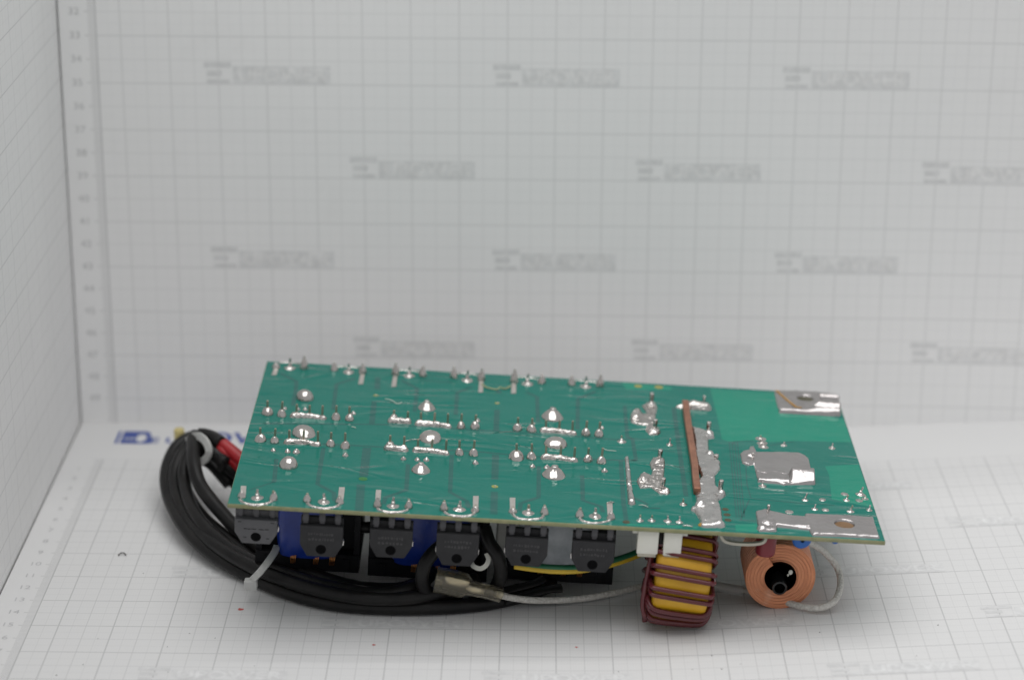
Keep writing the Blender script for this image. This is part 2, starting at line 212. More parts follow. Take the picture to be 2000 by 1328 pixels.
def mk(name, V, F, mat, parent=None, smooth=True, loc=None, rot=None, sharp=None):
    me = bpy.data.meshes.new(name)
    me.from_pydata([(float(x) * S, float(y) * S, float(z) * S) for x, y, z in V], [], F)
    me.update()
    if mat: me.materials.append(mat)
    bm = bmesh.new(); bm.from_mesh(me)
    bmesh.ops.recalc_face_normals(bm, faces=bm.faces)
    if smooth:
        for f in bm.faces: f.smooth = True
        if sharp is not None:
            for e in bm.edges:
                if len(e.link_faces) == 2 and e.calc_face_angle(0) > math.radians(sharp):
                    e.smooth = False
    bm.to_mesh(me); bm.free()
    o = bpy.data.objects.new(name, me)
    link(o, parent)
    if loc: o.location = Vector(loc) * S
    if rot: o.rotation_euler = rot
    return o

def sheet(name, V, F, mat, parent=None, smooth=False):
    """open surface whose winding is already right"""
    me = bpy.data.meshes.new(name)
    me.from_pydata([(float(x) * S, float(y) * S, float(z) * S) for x, y, z in V], [], F)
    me.update()
    if smooth:
        me.polygons.foreach_set('use_smooth', [True] * len(me.polygons))
    if mat: me.materials.append(mat)
    return link(bpy.data.objects.new(name, me), parent)

def empty(name, loc=(0, 0, 0), parent=None):
    o = bpy.data.objects.new(name, None)
    o.empty_display_size = 0.01
    link(o, parent)
    o.location = Vector(loc) * S
    return o

def inst(name, me, parent, loc, scale=(1, 1, 1), rz=0.0, rx=0.0, ry=0.0):
    o = bpy.data.objects.new(name, me)
    link(o, parent)
    o.location = Vector(loc) * S
    o.scale = scale
    o.rotation_euler = (rx, ry, rz)
    return o

def catmull(P, n=8, closed=False):
    P = [np.array(p, float) for p in P]
    m = len(P)
    out = []
    rng = range(m) if closed else range(m - 1)
    for i in rng:
        if closed:
            p0, p1, p2, p3 = P[(i - 1) % m], P[i], P[(i + 1) % m], P[(i + 2) % m]
        else:
            p0 = P[i - 1] if i > 0 else 2 * P[0] - P[1]
            p1, p2 = P[i], P[i + 1]
            p3 = P[i + 2] if i + 2 < m else 2 * P[-1] - P[-2]
        for k in range(n):
            t = k / n
            out.append(0.5 * (2 * p1 + (p2 - p0) * t + (2 * p0 - 5 * p1 + 4 * p2 - p3) * t * t + (3 * p1 - p0 - 3 * p2 + p3) * t ** 3))
    if not closed: out.append(P[-1])
    return out

def sweep(path, sec, closed=False, cap=True, scale=None, up=None):
    """sweep a closed 2D section (list of (a,b)) along a 3D path with parallel transport"""
    P = [np.array(p, float) for p in path]
    n = len(P)
    T = []
    for i in range(n):
        if closed: d = P[(i + 1) % n] - P[i - 1]
        else: d = P[min(i + 1, n - 1)] - P[max(i - 1, 0)]
        T.append(d / (np.linalg.norm(d) + 1e-9))
    a = np.array(up if up is not None else (0, 0, 1.0), float)
    if abs(a @ T[0]) > 0.95: a = np.array((0, 1.0, 0))
    N = a - (a @ T[0]) * T[0]; N /= np.linalg.norm(N)
    V, F = [], []
    m = len(sec)
    for i in range(n):
        if i and up is None:
            N = N - (N @ T[i]) * T[i]; N /= np.linalg.norm(N)
        elif up is not None:
            q = np.array(up, float) - (np.array(up, float) @ T[i]) * T[i]
            if np.linalg.norm(q) > 1e-3: N = q / np.linalg.norm(q)
        B = np.cross(T[i], N)
        s = scale[i] if scale is not None else 1.0
        for (u, w) in sec:
            V.append(tuple(P[i] + s * (u * B + w * N)))
    for i in range(n if closed else n - 1):
        for k in range(m):
            j = (k + 1) % m
            F.append((i * m + k, i * m + j, ((i + 1) % n) * m + j, ((i + 1) % n) * m + k))
    if cap and not closed:
        F.append(tuple(range(m))[::-1]); F.append(tuple((n - 1) * m + k for k in range(m)))
    return V, F

def circ(r, n=12, r2=None):
    r2 = r2 or r
    return [(r * math.cos(2 * math.pi * k / n), r2 * math.sin(2 * math.pi * k / n)) for k in range(n)]

def lathe(prof, n=18, jit=0.0, seed=0, lean=(0, 0)):
    rnd = random.Random(seed)
    ph = [rnd.uniform(0, 6.28) for _ in range(3)]
    V, F = [], []
    for i, (r, z) in enumerate(prof):
        for k in range(n):
            a = 2 * math.pi * k / n
            q = 1 + jit * (math.sin(2 * a + ph[0]) * .6 + math.sin(3 * a + ph[1] + z) * .4)
            V.append((r * q * math.cos(a) + lean[0] * z, r * q * math.sin(a) + lean[1] * z, z))
    for i in range(len(prof) - 1):
        for k in range(n):
            j = (k + 1) % n
            F.append((i * n + k, i * n + j, (i + 1) * n + j, (i + 1) * n + k))
    F.append(tuple((len(prof) - 1) * n + k for k in range(n)))
    return V, F

def box(x0, x1, y0, y1, z0, z1):
    V = [(x, y, z) for z in (z0, z1) for y in (y0, y1) for x in (x0, x1)]
    F = [(0, 2, 3, 1), (4, 5, 7, 6), (0, 1, 5, 4), (2, 6, 7, 3), (0, 4, 6, 2), (1, 3, 7, 5)]
    return V, F

def prism(poly, a0, a1, axis=2):
    n = len(poly)
    def pt(p, a):
        return (p[0], p[1], a) if axis == 2 else (p[0], a, p[1])
    V = [pt(p, a0) for p in poly] + [pt(p, a1) for p in poly]
    F = [tuple(range(n))[::-1], tuple(range(n, 2 * n))]
    F += [(k, (k + 1) % n, n + (k + 1) % n, n + k) for k in range(n)]
    return V, F

def join(*parts):
    V, F = [], []
    for v, f in parts:
        b = len(V)
        V += list(v)
        F += [tuple(i + b for i in q) for q in f]
    return V, F

def bevel(o, w, seg=2, ang=40):
    bm = bmesh.new(); bm.from_mesh(o.data)
    es = [e for e in bm.edges if len(e.link_faces) == 2 and e.calc_face_angle(0) > math.radians(ang)]
    bmesh.ops.bevel(bm, geom=es, offset=w * S, segments=seg, profile=0.5, affect='EDGES', clamp_overlap=True)
    for f in bm.faces: f.smooth = True
    for e in bm.edges:
        if len(e.link_faces) == 2 and e.calc_face_angle(0) > math.radians(50): e.smooth = False
    bm.to_mesh(o.data); bm.free()
    return o

# ------------------------------------------------------------------ materials
class NT:
    def __init__(s, name):
        s.m = bpy.data.materials.new(name); s.m.use_nodes = True
        s.t = s.m.node_tree; s.b = s.t.nodes['Principled BSDF']
    def n(s, typ, **kw):
        x = s.t.nodes.new(typ)
        for k, v in kw.items():
            if k in x.inputs: x.inputs[k].default_value = v
            else: setattr(x, k, v)
        return x
    def l(s, a, b): s.t.links.new(a, b)
    def math(s, op, a, b=None, c=None):
        x = s.t.nodes.new('ShaderNodeMath'); x.operation = op
        for i, v in enumerate((a, b, c)):
            if v is None: continue
            if isinstance(v, (int, float)): x.inputs[i].default_value = v
            else: s.l(v, x.inputs[i])
        return x.outputs[0]
    def coord(s): return s.n('ShaderNodeTexCoord').outputs['Object']
    def noise(s, scale, detail=3, vec=None, rough=.55):
        x = s.n('ShaderNodeTexNoise'); x.inputs['Scale'].default_value = scale; x.inputs['Detail'].default_value = detail
        x.inputs['Roughness'].default_value = rough
        s.l(vec if vec is not None else s.coord(), x.inputs['Vector'])
        return x.outputs['Fac']
    def mix(s, f, a, b):
        x = s.t.nodes.new('ShaderNodeMix'); x.data_type = 'RGBA'
        for k, v in ((0, f), (6, a), (7, b)):
            if isinstance(v, (int, float)): x.inputs[k].default_value = v
            elif isinstance(v, tuple): x.inputs[k].default_value = (*v, 1) if len(v) == 3 else v
            else: s.l(v, x.inputs[k])
        return x.outputs[2]
    def bump(s, h, strength, dist):
        x = s.n('ShaderNodeBump'); x.inputs['Strength'].default_value = strength; x.inputs['Distance'].default_value = dist
        s.l(h, x.inputs['Height']); s.l(x.outputs[0], s.b.inputs['Normal'])

def simple(name, col, rough, metal=0.0, col2=None, nscale=120, bump=0.0, bscale=None, bdist=0.0003, spec=None, rvar=0.0, stretch=None):
    t = NT(name)
    b = t.b
    b.inputs['Roughness'].default_value = rough
    b.inputs['Metallic'].default_value = metal
    if spec is not None: b.inputs['Specular IOR Level'].default_value = spec
    vec = t.coord()
    if stretch:
        mp = t.n('ShaderNodeMapping'); mp.inputs['Scale'].default_value = stretch
        t.l(vec, mp.inputs['Vector']); vec = mp.outputs[0]
    col2 = col2 or tuple(c * .82 for c in col)
    f = t.noise(nscale, 4, vec)
    ramp = t.math('MULTIPLY_ADD', f, 2.2, -.6)
    ramp = t.math('MINIMUM', t.math('MAXIMUM', ramp, 0.0), 1.0)
    t.l(t.mix(ramp, col, col2), b.inputs['Base Color'])
    if rvar:
        t.l(t.math('MULTIPLY_ADD', t.noise(nscale * 1.7, 3, vec), rvar * 2, rough - rvar), b.inputs['Roughness'])
    if bump:
        t.bump(t.noise(bscale or nscale * 2, 4, vec), bump, bdist)
    return t.m

def paper(name, xa, ya, xo, yo, margin=True, heavy=0.40, white=1.0, invert=False):
    """white drawing mat, 10 mm printed grid (every second line heavier), 5 mm faint grid, mm ruler ticks in the margin"""
    t = NT(name)
    sep = t.n('ShaderNodeSeparateXYZ'); t.l(t.coord(), sep.inputs[0])
    ax = {'X': sep.outputs[0], 'Y': sep.outputs[1], 'Z': sep.outputs[2]}
    X = t.math('MULTIPLY_ADD', ax[xa], 1000.0, -xo)
    Y = t.math('MULTIPLY_ADD', ax[ya], -1000.0, yo)
    def lines(c, sp, off, w):
        d = t.math('PINGPONG', t.math('SUBTRACT', c, off), sp / 2)
        x = t.n('ShaderNodeMapRange'); x.interpolation_type = 'SMOOTHSTEP'
        x.inputs['From Min'].default_value = w * .5; x.inputs['From Max'].default_value = w * .5 + .14
        x.inputs['To Min'].default_value = 1; x.inputs['To Max'].default_value = 0
        t.l(d, x.inputs['Value'])
        return x.outputs[0]
    mx = lambda a, b: t.math('MAXIMUM', a, b)
    g = None
    for c in (X, Y):
        for sp, off, w, a in ((20, 10, .34, heavy), (20, 0, .24, heavy * .62), (5, 0, .16, heavy * .34), (1, 0, .1, .035)):
            v = t.math('MULTIPLY', lines(c, sp, off, w), a)
            g = v if g is None else mx(g, v)
    if margin:
        gate = t.math('MULTIPLY', t.math('GREATER_THAN', X, -.2), t.math('GREATER_THAN', Y, -.2))
        g = t.math('MULTIPLY', g, gate)
        tick = t.math('MULTIPLY', lines(Y, 1, 0, .3), t.math('MULTIPLY', t.math('LESS_THAN', X, 0.0), t.math('GREATER_THAN', X, -3.2)))
        tick2 = t.math('MULTIPLY', lines(Y, 10, 0, .26), t.math('MULTIPLY', t.math('LESS_THAN', X, 0.0), t.math('GREATER_THAN', X, -4.6)))
        edge = t.math('MULTIPLY', t.math('LESS_THAN', t.math('ABSOLUTE', t.math('SUBTRACT', X, 0)), .2), .55)
        tk = mx(t.math('MULTIPLY', tick, .34), t.math('MULTIPLY', tick2, .4))
        g = mx(g, t.math('MULTIPLY', mx(tk, edge), t.math('GREATER_THAN', Y, -.2)))
    wear = t.math('MULTIPLY_ADD', t.noise(55, 3), .5, .72)
    g = t.math('MULTIPLY', g, t.math('MINIMUM', wear, 1.0))
    base = t.mix(t.noise(14, 4), tuple(c * white for c in PAPER_A), tuple(c * white for c in PAPER_B))
    # grime blotches of the much used mat
    gr = t.math('MAXIMUM', t.math('MULTIPLY_ADD', t.noise(38, 6, None, .7), 3.0, -1.75), 0.0)
    base = t.mix(t.math('MULTIPLY', gr, .10), base, (.45, .43, .40))
    t.l(t.mix(g, base, (.20, .20, .205)), t.b.inputs['Base Color'])
    t.b.inputs['Roughness'].default_value = .55
    t.b.inputs['Specular IOR Level'].default_value = .35
    t.bump(t.noise(9, 2), .25, .002)
    return t.m
PAPER_A, PAPER_B = (.805, .80, .795), (.775, .775, .775)

M_floor = paper('printed_mat', 'X', 'Y', 0.0, 0.0, white=.85)
M_wall = paper('printed_backdrop', 'X', 'Z', -1.0, 501.7, heavy=.25, white=1.10)
M_left = paper('printed_side', 'Y', 'Z', 6.0, 504.0 - 320.0, margin=False, heavy=.34)

def mask_mat(name, c1, c2, wav=1.0):
    """glossy solder mask over rippled tinned copper"""
    t = NT(name)
    co = t.coord()
    mp = t.n('ShaderNodeMapping'); mp.inputs['Scale'].default_value = (1.0, 2.3, 1.0)
    t.l(co, mp.inputs['Vector'])
    t.l(t.mix(t.noise(24, 5, mp.outputs[0]), c1, c2), t.b.inputs['Base Color'])
    t.b.inputs['Roughness'].default_value = .06
    t.b.inputs['IOR'].default_value = 1.36
    t.b.inputs['Specular IOR Level'].default_value = .34
    # ripples of the tinned copper underneath: thin curved creases along contour lines of a stretched noise
    def crease(sx, sy, rot, lev, wdt, seed):
        m = t.n('ShaderNodeMapping'); m.inputs['Scale'].default_value = (sx, sy, 1); m.inputs['Rotation'].default_value = (0, 0, rot); m.inputs['Location'].default_value = (seed, seed * .7, 0)
        t.l(co, m.inputs['Vector'])
        d = t.math('ABSOLUTE', t.math('SUBTRACT', t.noise(1.0, 1.5, m.outputs[0], .45), lev))
        x = t.n('ShaderNodeMapRange'); x.interpolation_type = 'SMOOTHSTEP'
        x.inputs['From Min'].default_value = 0; x.inputs['From Max'].default_value = wdt; x.inputs['To Min'].default_value = 1; x.inputs['To Max'].default_value = 0
        t.l(d, x.inputs['Value'])
        return x.outputs[0]
    cr = t.math('MAXIMUM', crease(13, 52, .12, .5, .07, 3.1), crease(17, 48, -.16, .47, .06, 8.7))
    cr = t.math('MAXIMUM', cr, crease(9, 38, .22, .53, .05, 5.2))
    brk = t.math('MINIMUM', t.math('MAXIMUM', t.math('MULTIPLY_ADD', t.noise(22, 2), 4.0, -1.55), 0.0), 1.0)
    cr = t.math('MULTIPLY', cr, brk)
    h = t.math('MULTIPLY_ADD', cr, .6 * wav, t.math('MULTIPLY', t.noise(70, 3, mp.outputs[0]), .35))
    t.bump(h, .9, .0008)
    return t.m

M_mask = mask_mat('solder_mask', (.003, .143, .111), (.006, .164, .128))
M_gap = mask_mat('solder_mask_over_bare_laminate', (.018, .108, .094), (.022, .120, .104))
M_bare = mask_mat('thin_mask_bright_laminate', (.004, .212, .142), (.007, .236, .156), .35)
M_fr4 = simple('laminate_edge', (.33, .31, .17), .6, col2=(.22, .24, .12), nscale=300, bump=.4, bscale=900)
M_under = simple('mask_underside', (.004, .09, .045), .25, nscale=60)
M_solder = simple('bright_solder', (.60, .57, .545), .07, 1.0, col2=(.47, .445, .42), nscale=260, bump=.8, bscale=290, bdist=.0017, rvar=.05)
M_dull = simple('dull_solder', (.63, .615, .60), .25, 1.0, col2=(.50, .485, .47), nscale=190, bump=.6, bscale=230, bdist=.0010, rvar=.1)
M_tin = simple('tinned_plate', (.52, .495, .49), .2, 1.0, col2=(.44, .415, .41), nscale=110, bump=.55, bscale=130, bdist=.0011, rvar=.07)
M_pad = simple('tinned_pad', (.66, .62, .585), .42, .85, col2=(.54, .50, .47), nscale=500, bump=.3, bscale=900)
M_pin = simple('pin_metal', (.50, .46, .38), .42, .9, col2=(.36, .32, .23), nscale=600)
M_copper = simple('copper_strip', (.40, .19, .12), .45, .6, col2=(.25, .115, .075), nscale=260, bump=.3, bscale=500)
M_coil = simple('wound_copper', (.80, .40, .26), .40, .8, col2=(.62, .27, .16), nscale=200, bump=.3, bscale=420)
M_coilside = simple('coil_edge_copper', (.42, .18, .11), .45, .8, nscale=200)
M_black = simple('black_moulding', (.008, .0085, .0095), .5, spec=.14, col2=(.013, .013, .015), nscale=250, bump=.3, bscale=1800)
M_epoxy = simple('package_epoxy', (.036, .036, .038), .62, spec=.2, col2=(.029, .029, .031), nscale=350, bump=.35, bscale=2500)
M_epoxy_lit = simple('package_epoxy_lit', (.105, .105, .112), .55, col2=(.088, .088, .094), nscale=350, bump=.3, bscale=2500)  # lit copy of the package epoxy, brightness painted into the colour
M_faint = simple('faint_marking', (.047, .046, .048), .6)
M_hole = simple('dark_recess', (.003, .003, .0035), .6, spec=.05)
M_cable = simple('cable_sheath', (.0075, .0075, .008), .36, spec=.2, col2=(.018, .017, .0165), nscale=90, bump=.25, bscale=500, rvar=.08)
M_red = simple('red_sheath', (.42, .012, .018), .4, nscale=90)
M_blue = simple('blue_tape', (.008, .034, .25), .3, col2=(.005, .020, .165), nscale=120, bump=.5, bscale=130, bdist=.0008)
M_silver = simple('clear_tape', (.50, .53, .56), .3, col2=(.30, .33, .36), nscale=160, bump=.5, bscale=160, bdist=.0006)
M_ferrite = simple('ferrite', (.035, .035, .037), .65, nscale=300, bump=.4, bscale=900)
M_yellow = simple('yellow_core_tape', (.68, .39, .02), .38, col2=(.56, .29, .012), nscale=90, bump=.35, bscale=180, bdist=.0004)
M_enamel = simple('enamelled_wire', (.115, .019, .025), .16, col2=(.085, .014, .018), nscale=200)
M_white = simple('white_nylon', (.74, .74, .69), .45, col2=(.70, .69, .60), nscale=100)
M_cream = simple('cream_insulation', (.58, .55, .46), .5, nscale=140)
M_lead = simple('steel_lead', (.075, .075, .082), .5, .2, nscale=400)
M_tab = simple('tinned_tab', (.72, .70, .68), .3, 1.0)
M_green = simple('green_stripe', (.02, .15, .07), .4)
M_yel = simple('yellow_stripe', (.62, .42, .03), .4)
M_maroon = simple('maroon_capacitor', (.22, .02, .03), .4, nscale=80)
M_bluecap = simple('blue_capacitor', (.008, .13, .50), .35, nscale=80)
M_strand = simple('copper_strands', (.62, .27, .09), .4, .8, nscale=600)
M_flux = simple('amber_flux', (.42, .21, .02), .2, nscale=300)
M_fluxt = simple('dried_flux', (.42, .44, .24), .3)
M_goldvia = simple('bare_gold_hole', (.30, .31, .06), .4, nscale=300)
M_greenvia = simple('bare_green_hole', (.02, .17, .03), .4, nscale=300)
M_goldpad = simple('yellow_pad', (.33, .30, .07), .4, nscale=300)
M_darkvia = simple('brown_hole', (.055, .052, .018), .4, nscale=300)
M_inkg = simple('grey_print', (.52, .52, .525), .55)
M_band = simple('pale_grey_print', (.672, .672, .672), .55, nscale=300)
M_wband = simple('wall_print', (.79, .79, .79), .55, nscale=300)
M_wband2 = simple('wall_print_paler', (.825, .825, .825), .55, nscale=300)
M_wlet = simple('wall_letters', (.885, .88, .875), .55, nscale=300)
M_wink = simple('wall_numbers', (.64, .64, .64), .55)
M_bandw2 = simple('paler_grey_print', (.695, .695, .695), .55, nscale=300)
M_bandw = simple('unprinted_letters', (.75, .75, .75), .55, nscale=300)
M_blueink = simple('blue_print', (.045, .085, .34), .5, nscale=200)
M_dirt = simple('dirt_speck', (.05, .045, .04), .7)
M_redink = simple('red_speck', (.55, .10, .09), .6)

def plastic_clear(name, col, alpha_mix, rough):
    t = NT(name)
    b = t.b
    b.inputs['Base Color'].default_value = (*col, 1)
    b.inputs['Roughness'].default_value = rough
    b.inputs['IOR'].default_value = 1.45
    b.inputs['Transmission Weight'].default_value = alpha_mix
    t.bump(t.noise(220, 3), .3, .0006)
    return t.m
M_sleeve = plastic_clear('clear_vinyl_sleeve', (.90, .84, .68), .95, .09)
M_tie = plastic_clear('natural_nylon', (.80, .80, .78), .45, .3)

def braid():
    t = NT('braided_glass_sleeve')
    co = t.coord()
    a = t.n('ShaderNodeTexVoronoi'); a.inputs['Scale'].default_value = 1100
    t.l(co, a.inputs['Vector'])
    t.l(t.mix(a.outputs['Distance'], (.72, .70, .66), (.50, .48, .44)), t.b.inputs['Base Color'])
    t.b.inputs['Roughness'].default_value = .7
    t.bump(a.outputs['Distance'], .7, .0006)
    return t.m
M_braid = braid()

# ------------------------------------------------------------------ setting: paper mat and backdrop
def lift(x, y):
    # the mat curls up towards its right edge, earlier at the front than at the wall
    x0 = 226.0 + (y + 150.0) * .36
    t = (x - x0) / 11.0
    return .061 * 11.0 * (math.log1p(math.exp(t)) if t < 30 else t)
TILT = 0.0214
WY = 39.53
XL = -16.3
def grid_sheet(name, us, vs, fn, mat, parent=None):
    V = [fn(u, v) for v in vs for u in us]
    n = len(us)
    F = [(j * n + i, j * n + i + 1, (j + 1) * n + i + 1, (j + 1) * n + i) for j in range(len(vs) - 1) for i in range(n - 1)]
    return sheet(name, V, F, mat, parent, True)
floor = grid_sheet('floor', list(np.linspace(XL, 520, 80)), list(np.linspace(-292, WY + 1.0, 34)),
                   lambda x, y: (x, y, lift(x, y) + .22 * math.sin(x * .021 + 1) * math.sin(y * .017)), M_floor)
tag(floor, kind='structure')
added_desk = sheet('added_desk_top', [(-900, -1100, -2.5), (1300, -1100, -2.5), (1300, 300, -2.5), (-900, 300, -2.5)], [(0, 1, 2, 3)], simple('added_dark_desk', (.075, .062, .052), .5, nscale=12))  # unseen dark surface, added so the solder has something dark to reflect
tag(added_desk, kind='structure')
FZ = lambda x, y: lift(x, y) + .22 * math.sin(x * .021 + 1) * math.sin(y * .017)
def wall_y(x, z):
    far = max(0.0, x - 330.0)
    return WY + TILT * z - 0.00042 * far * far
wall = grid_sheet('wall_back', list(np.linspace(XL, 520, 80)), list(np.linspace(-1, 360, 40)), lambda x, z: (x, wall_y(x, z), z), M_wall)
tag(wall, kind='structure')
left = grid_sheet('wall_left', list(np.linspace(-330, WY + 9, 34)), list(np.linspace(-2.4, 360, 30)), lambda y, z: (XL - .55 + .12 * math.sin(z * .02), y, z), M_left)
back = sheet('added_gap_backing', [(-60, WY + 4, -2.4), (540, WY + 4, -2.4), (540, WY + 13, 360), (-60, WY + 13, 360)], [(0, 1, 2, 3)], simple('gap_darkening_board', (.20, .19, .175), .7))  # added behind the sheets only to keep the corner gap dark
tag(back, kind='structure')
tag(left, kind='structure')

_fc = {}
def text_mesh(txt, size, bold=False, sx=1.0):
    key = (txt, size, bold, sx)
    if key in _fc: return _fc[key]
    cu = bpy.data.curves.new('text', 'FONT')
    cu.body = txt; cu.size = size; cu.align_x = 'CENTER'; cu.align_y = 'CENTER'
    cu.resolution_u = 3
    if bold: cu.offset = size * .022
    o = bpy.data.objects.new('text', cu); COL.objects.link(o)
    dg = bpy.context.evaluated_depsgraph_get(); dg.update()
    me = bpy.data.meshes.new_from_object(o.evaluated_get(dg))
    V = [(v.co.x * sx, v.co.y) for v in me.vertices]; F = [tuple(p.vertices) for p in me.polygons]
    bpy.data.objects.remove(o); bpy.data.curves.remove(cu); bpy.data.meshes.remove(me)
    _fc[key] = (V, F)
    return V, F

def on_floor(name, V2, F, mat, cx, cy, h):
    return sheet(name, [(cx + x, cy + y, FZ(cx + x, cy + y) + h) for x, y in V2], F, mat, floor)
def on_wall(name, V2, F, mat, cx, cz, h):
    return sheet(name, [(cx + x, wall_y(cx + x, cz + y) - h, cz + y) for x, y in V2], F, mat, wall)
# ruler numbers
for n in range(1, 20):
    V, F = text_mesh(str(n), 4.2, False, 1.15)
    on_floor('printed_number', V, F, M_inkg, -8.6, -10.0 * n + .2, .06)
for v in range(18, 50):
    V, F = text_mesh(str(v), 4.2, False, 1.15)
    on_wall('printed_number', V, F, M_wink, -9.9, 501.7 - 10.0 * v - (0 if v else 0), .06)
# pale logo blocks: a badge with three bars, then knocked-out letters in a tinted band
def rect(x0, y0, x1, y1, n=6):
    xs = np.linspace(x0, x1, n + 1)
    V = [(x, y) for x in xs for y in (y0, y1)]
    F = [(2 * k, 2 * k + 2, 2 * k + 3, 2 * k + 1) for k in range(n)]
    return V, F
def logo(put, cx, cy):
    # origin at the lower left of the badge, 52 mm long
    parts = [rect(1.2, 0, 10.6, 1.6), rect(1.2, 3.0, 7.4, 5.4), rect(0, 6.6, 11.4, 9.0), rect(1.2, 0, 4.0, 6.0)]
    V, F = join(*[([(x, y, 0) for x, y in v], f) for v, f in parts[:3]])
    w = put is on_wall
    put('printed_logo_badge', [(x, y) for x, y, _ in V], F, M_wband if w else M_band, cx, cy, .05)
    V, F = rect(12.0, 0, 52.5, 7.4, 16)
    put('printed_logo_band', V, F, M_wband2 if w else M_bandw2, cx, cy, .05)
    V, F = text_mesh('UPOWER', 7.6, True, 1.16)
    put('printed_logo_letters', [(x * 1.0 + 32.3, y + 3.7) for x, y in V], F, M_wlet if w else M_bandw, cx, cy, .09)
for r, v in enumerate((35, 39, 43, 47)):
    for k in range(5):
        i = (4.4 if r % 2 == 0 else 10.4) + 12 * k
        if i < 46: logo(on_wall, -1 + 10 * i, 501.7 - 10 * v + .3)
for r, n in enumerate((3, 7, 11, 15, 19)):
    for k in range(4):
        i = (4.4 if r % 2 == 0 else 10.4) + 12 * k
        if i < 41: logo(on_floor, 10 * i, -10 * n + .3)
# blue heading at the back of the mat
bl = [((1.6, 17), (2.9, 17), (2.9, 30.5), (1.6, 30.5)), ((3.9, 17), (16.9, 17), (16.9, 21), (15.6, 29.0), (13.6, 30.5), (3.9, 30.5))]
for q in bl:
    on_floor('printed_heading_badge', q, [tuple(range(len(q)))], M_blueink, 0, 0, .06)
q = circ(2.2, 18, 4.3)
on_floor('printed_heading_dot', q, [tuple(range(18))], M_bandw, 12.4, 23.0, .10)
on_floor('printed_heading_line', [(5, 21.6), (10, 21.6), (10, 22.6), (5, 22.6)], [(0, 1, 2, 3)], M_bandw, 0, 0, .10)
V, F = text_mesh('E U', 8.5, True, 1.05)
on_floor('printed_heading_letters', [(x, y * 1.0) for x, y in V], F, M_blueink, 22.6, 20.5, .06)
V, F = text_mesh('POWER', 15.5, True, .98)
on_floor('printed_heading_letters', [(x, y * 1.08) for x, y in V], F, M_blueink, 58, 23.5, .06)

# specks of dirt and red dots on the mat
sp = []
for i, (x, y, z) in enumerate(SPECKS):
    r = random.uniform(.16, .32)
    if i == 0:
        continue
    V, F = lathe([(r, -.05), (r * .8, r * .35), (r * .2, r * .5)], 8, .2, i)
    sp.append(([(a * random.uniform(.9, 1.4) + x, b + y, c + FZ(x, y)) for a, b, c in V], F))
o = mk('dirt_specks', *join(*sp), M_dirt); tag(o, 'dark crumbs of dirt scattered on the white mat', 'dirt', kind='stuff')
x, y, z = SPECKS[0]
fib = catmull([(x - 1.4, y - .9, .25), (x - .8, y + .2, .5), (x, y + .6, .6), (x + .9, y + .2, .5), (x + 1.5, y - .8, .25)], 6)
o = mk('wire_clipping', *sweep(fib, circ(.22, 8)), M_dirt); tag(o, 'short curved dark clipping lying alone on the mat near the left wall', 'clipping')
for i, (x, y, z) in enumerate(REDSPECK):
    r = (1.1, .6, .55)[i]
    q = [(r * (1 + .35 * math.sin(k * 2.3 + i)) * math.cos(k * .63) , .8 * r * (1 + .3 * math.cos(k * 1.7)) * math.sin(k * .63)) for k in range(10)]
    on_floor('red_stain', q, [tuple(range(10))], M_redink, x, y, .07)

# ------------------------------------------------------------------ the circuit board
board = empty('circuit_board', BO)
board.rotation_euler = Matrix(BM).to_euler()
tag(board, 'green power circuit board lying solder side up on its transformers, with tinned pads and pins', 'circuit board')
W, D, TH = BW, BD, 1.6
V, F = prism([(0, 0), (W, 0), (W, D), (0, D)], -TH, -.04)
o = mk('laminate', V, F, M_fr4, board, smooth=False); bevel(o, .12, 1)
nx, ny = 60, 36
face = grid_sheet('solder_mask_face', list(np.linspace(.12, W - .12, nx)), list(np.linspace(.12, D - .12, ny)), lambda x, y: (x, y, 0), M_mask, board)
V, F = box(.4, W - .4, .4, D - .4, -TH - .03, -TH + .05)
mk('underside_mask', V, F, M_under, board, smooth=False)

def strip(path, w):
    P = [np.array(p, float) for p in path]
    Lf, Rt = [], []
    for i, p in enumerate(P):
        d0 = P[i] - P[i - 1] if i else P[1] - P[0]
        d1 = P[i + 1] - P[i] if i + 1 < len(P) else d0
        d0 = d0 / np.linalg.norm(d0); d1 = d1 / np.linalg.norm(d1)
        t = d0 + d1; t /= np.linalg.norm(t)
        n = np.array((-t[1], t[0])) / max(.4, abs(t @ d0))
        Lf.append(p + n * w / 2); Rt.append(p - n * w / 2)
    m = len(P)
    return [tuple(q) for q in Rt + Lf], [(i, i + 1, m + i + 1, m + i) for i in range(m - 1)]
for z in ZONES:
    z2 = [(min(max(x, .25), W - .25), min(max(y, .25), D - .25)) for x, y in z]
    o = mk('bare_laminate', [(x, y, .012) for x, y in z2], [tuple(range(len(z2)))], M_bare, board, smooth=False)
    if o.data.polygons[0].normal.z < 0: o.data.flip_normals()
for w, p in GAPS:
    V, F = strip([(min(max(a, .3), W - .3), min(max(b, .3), D - .3)) for a, b in p], w)
    o = sheet('trace_gap', [(x, y, .024) for x, y in V], F, M_gap, board)
HM = {'yellow': M_goldvia, 'green': M_greenvia, 'gold': M_goldpad, 'dark': M_darkvia, 'brown': M_darkvia}
for c, x, y, r in HOLES:
    prof = [(r, .036), (r * .98, .07), (r * .8, .06), (r * .6, .045)] if c != 'green' else [(r, .036), (r * .9, .06), (r * .5, .05)]
    V, F = lathe(prof, 20)
    mk('via_hole', V, F, HM[c], board, loc=(x, y, 0))
    if c == 'yellow':
        V, F = lathe([(.34, 0), (.3, .45), (.12, .55)], 8)
        mk('via_stub', V, F, M_pad, board, loc=(x + .15, y - .1, 0))

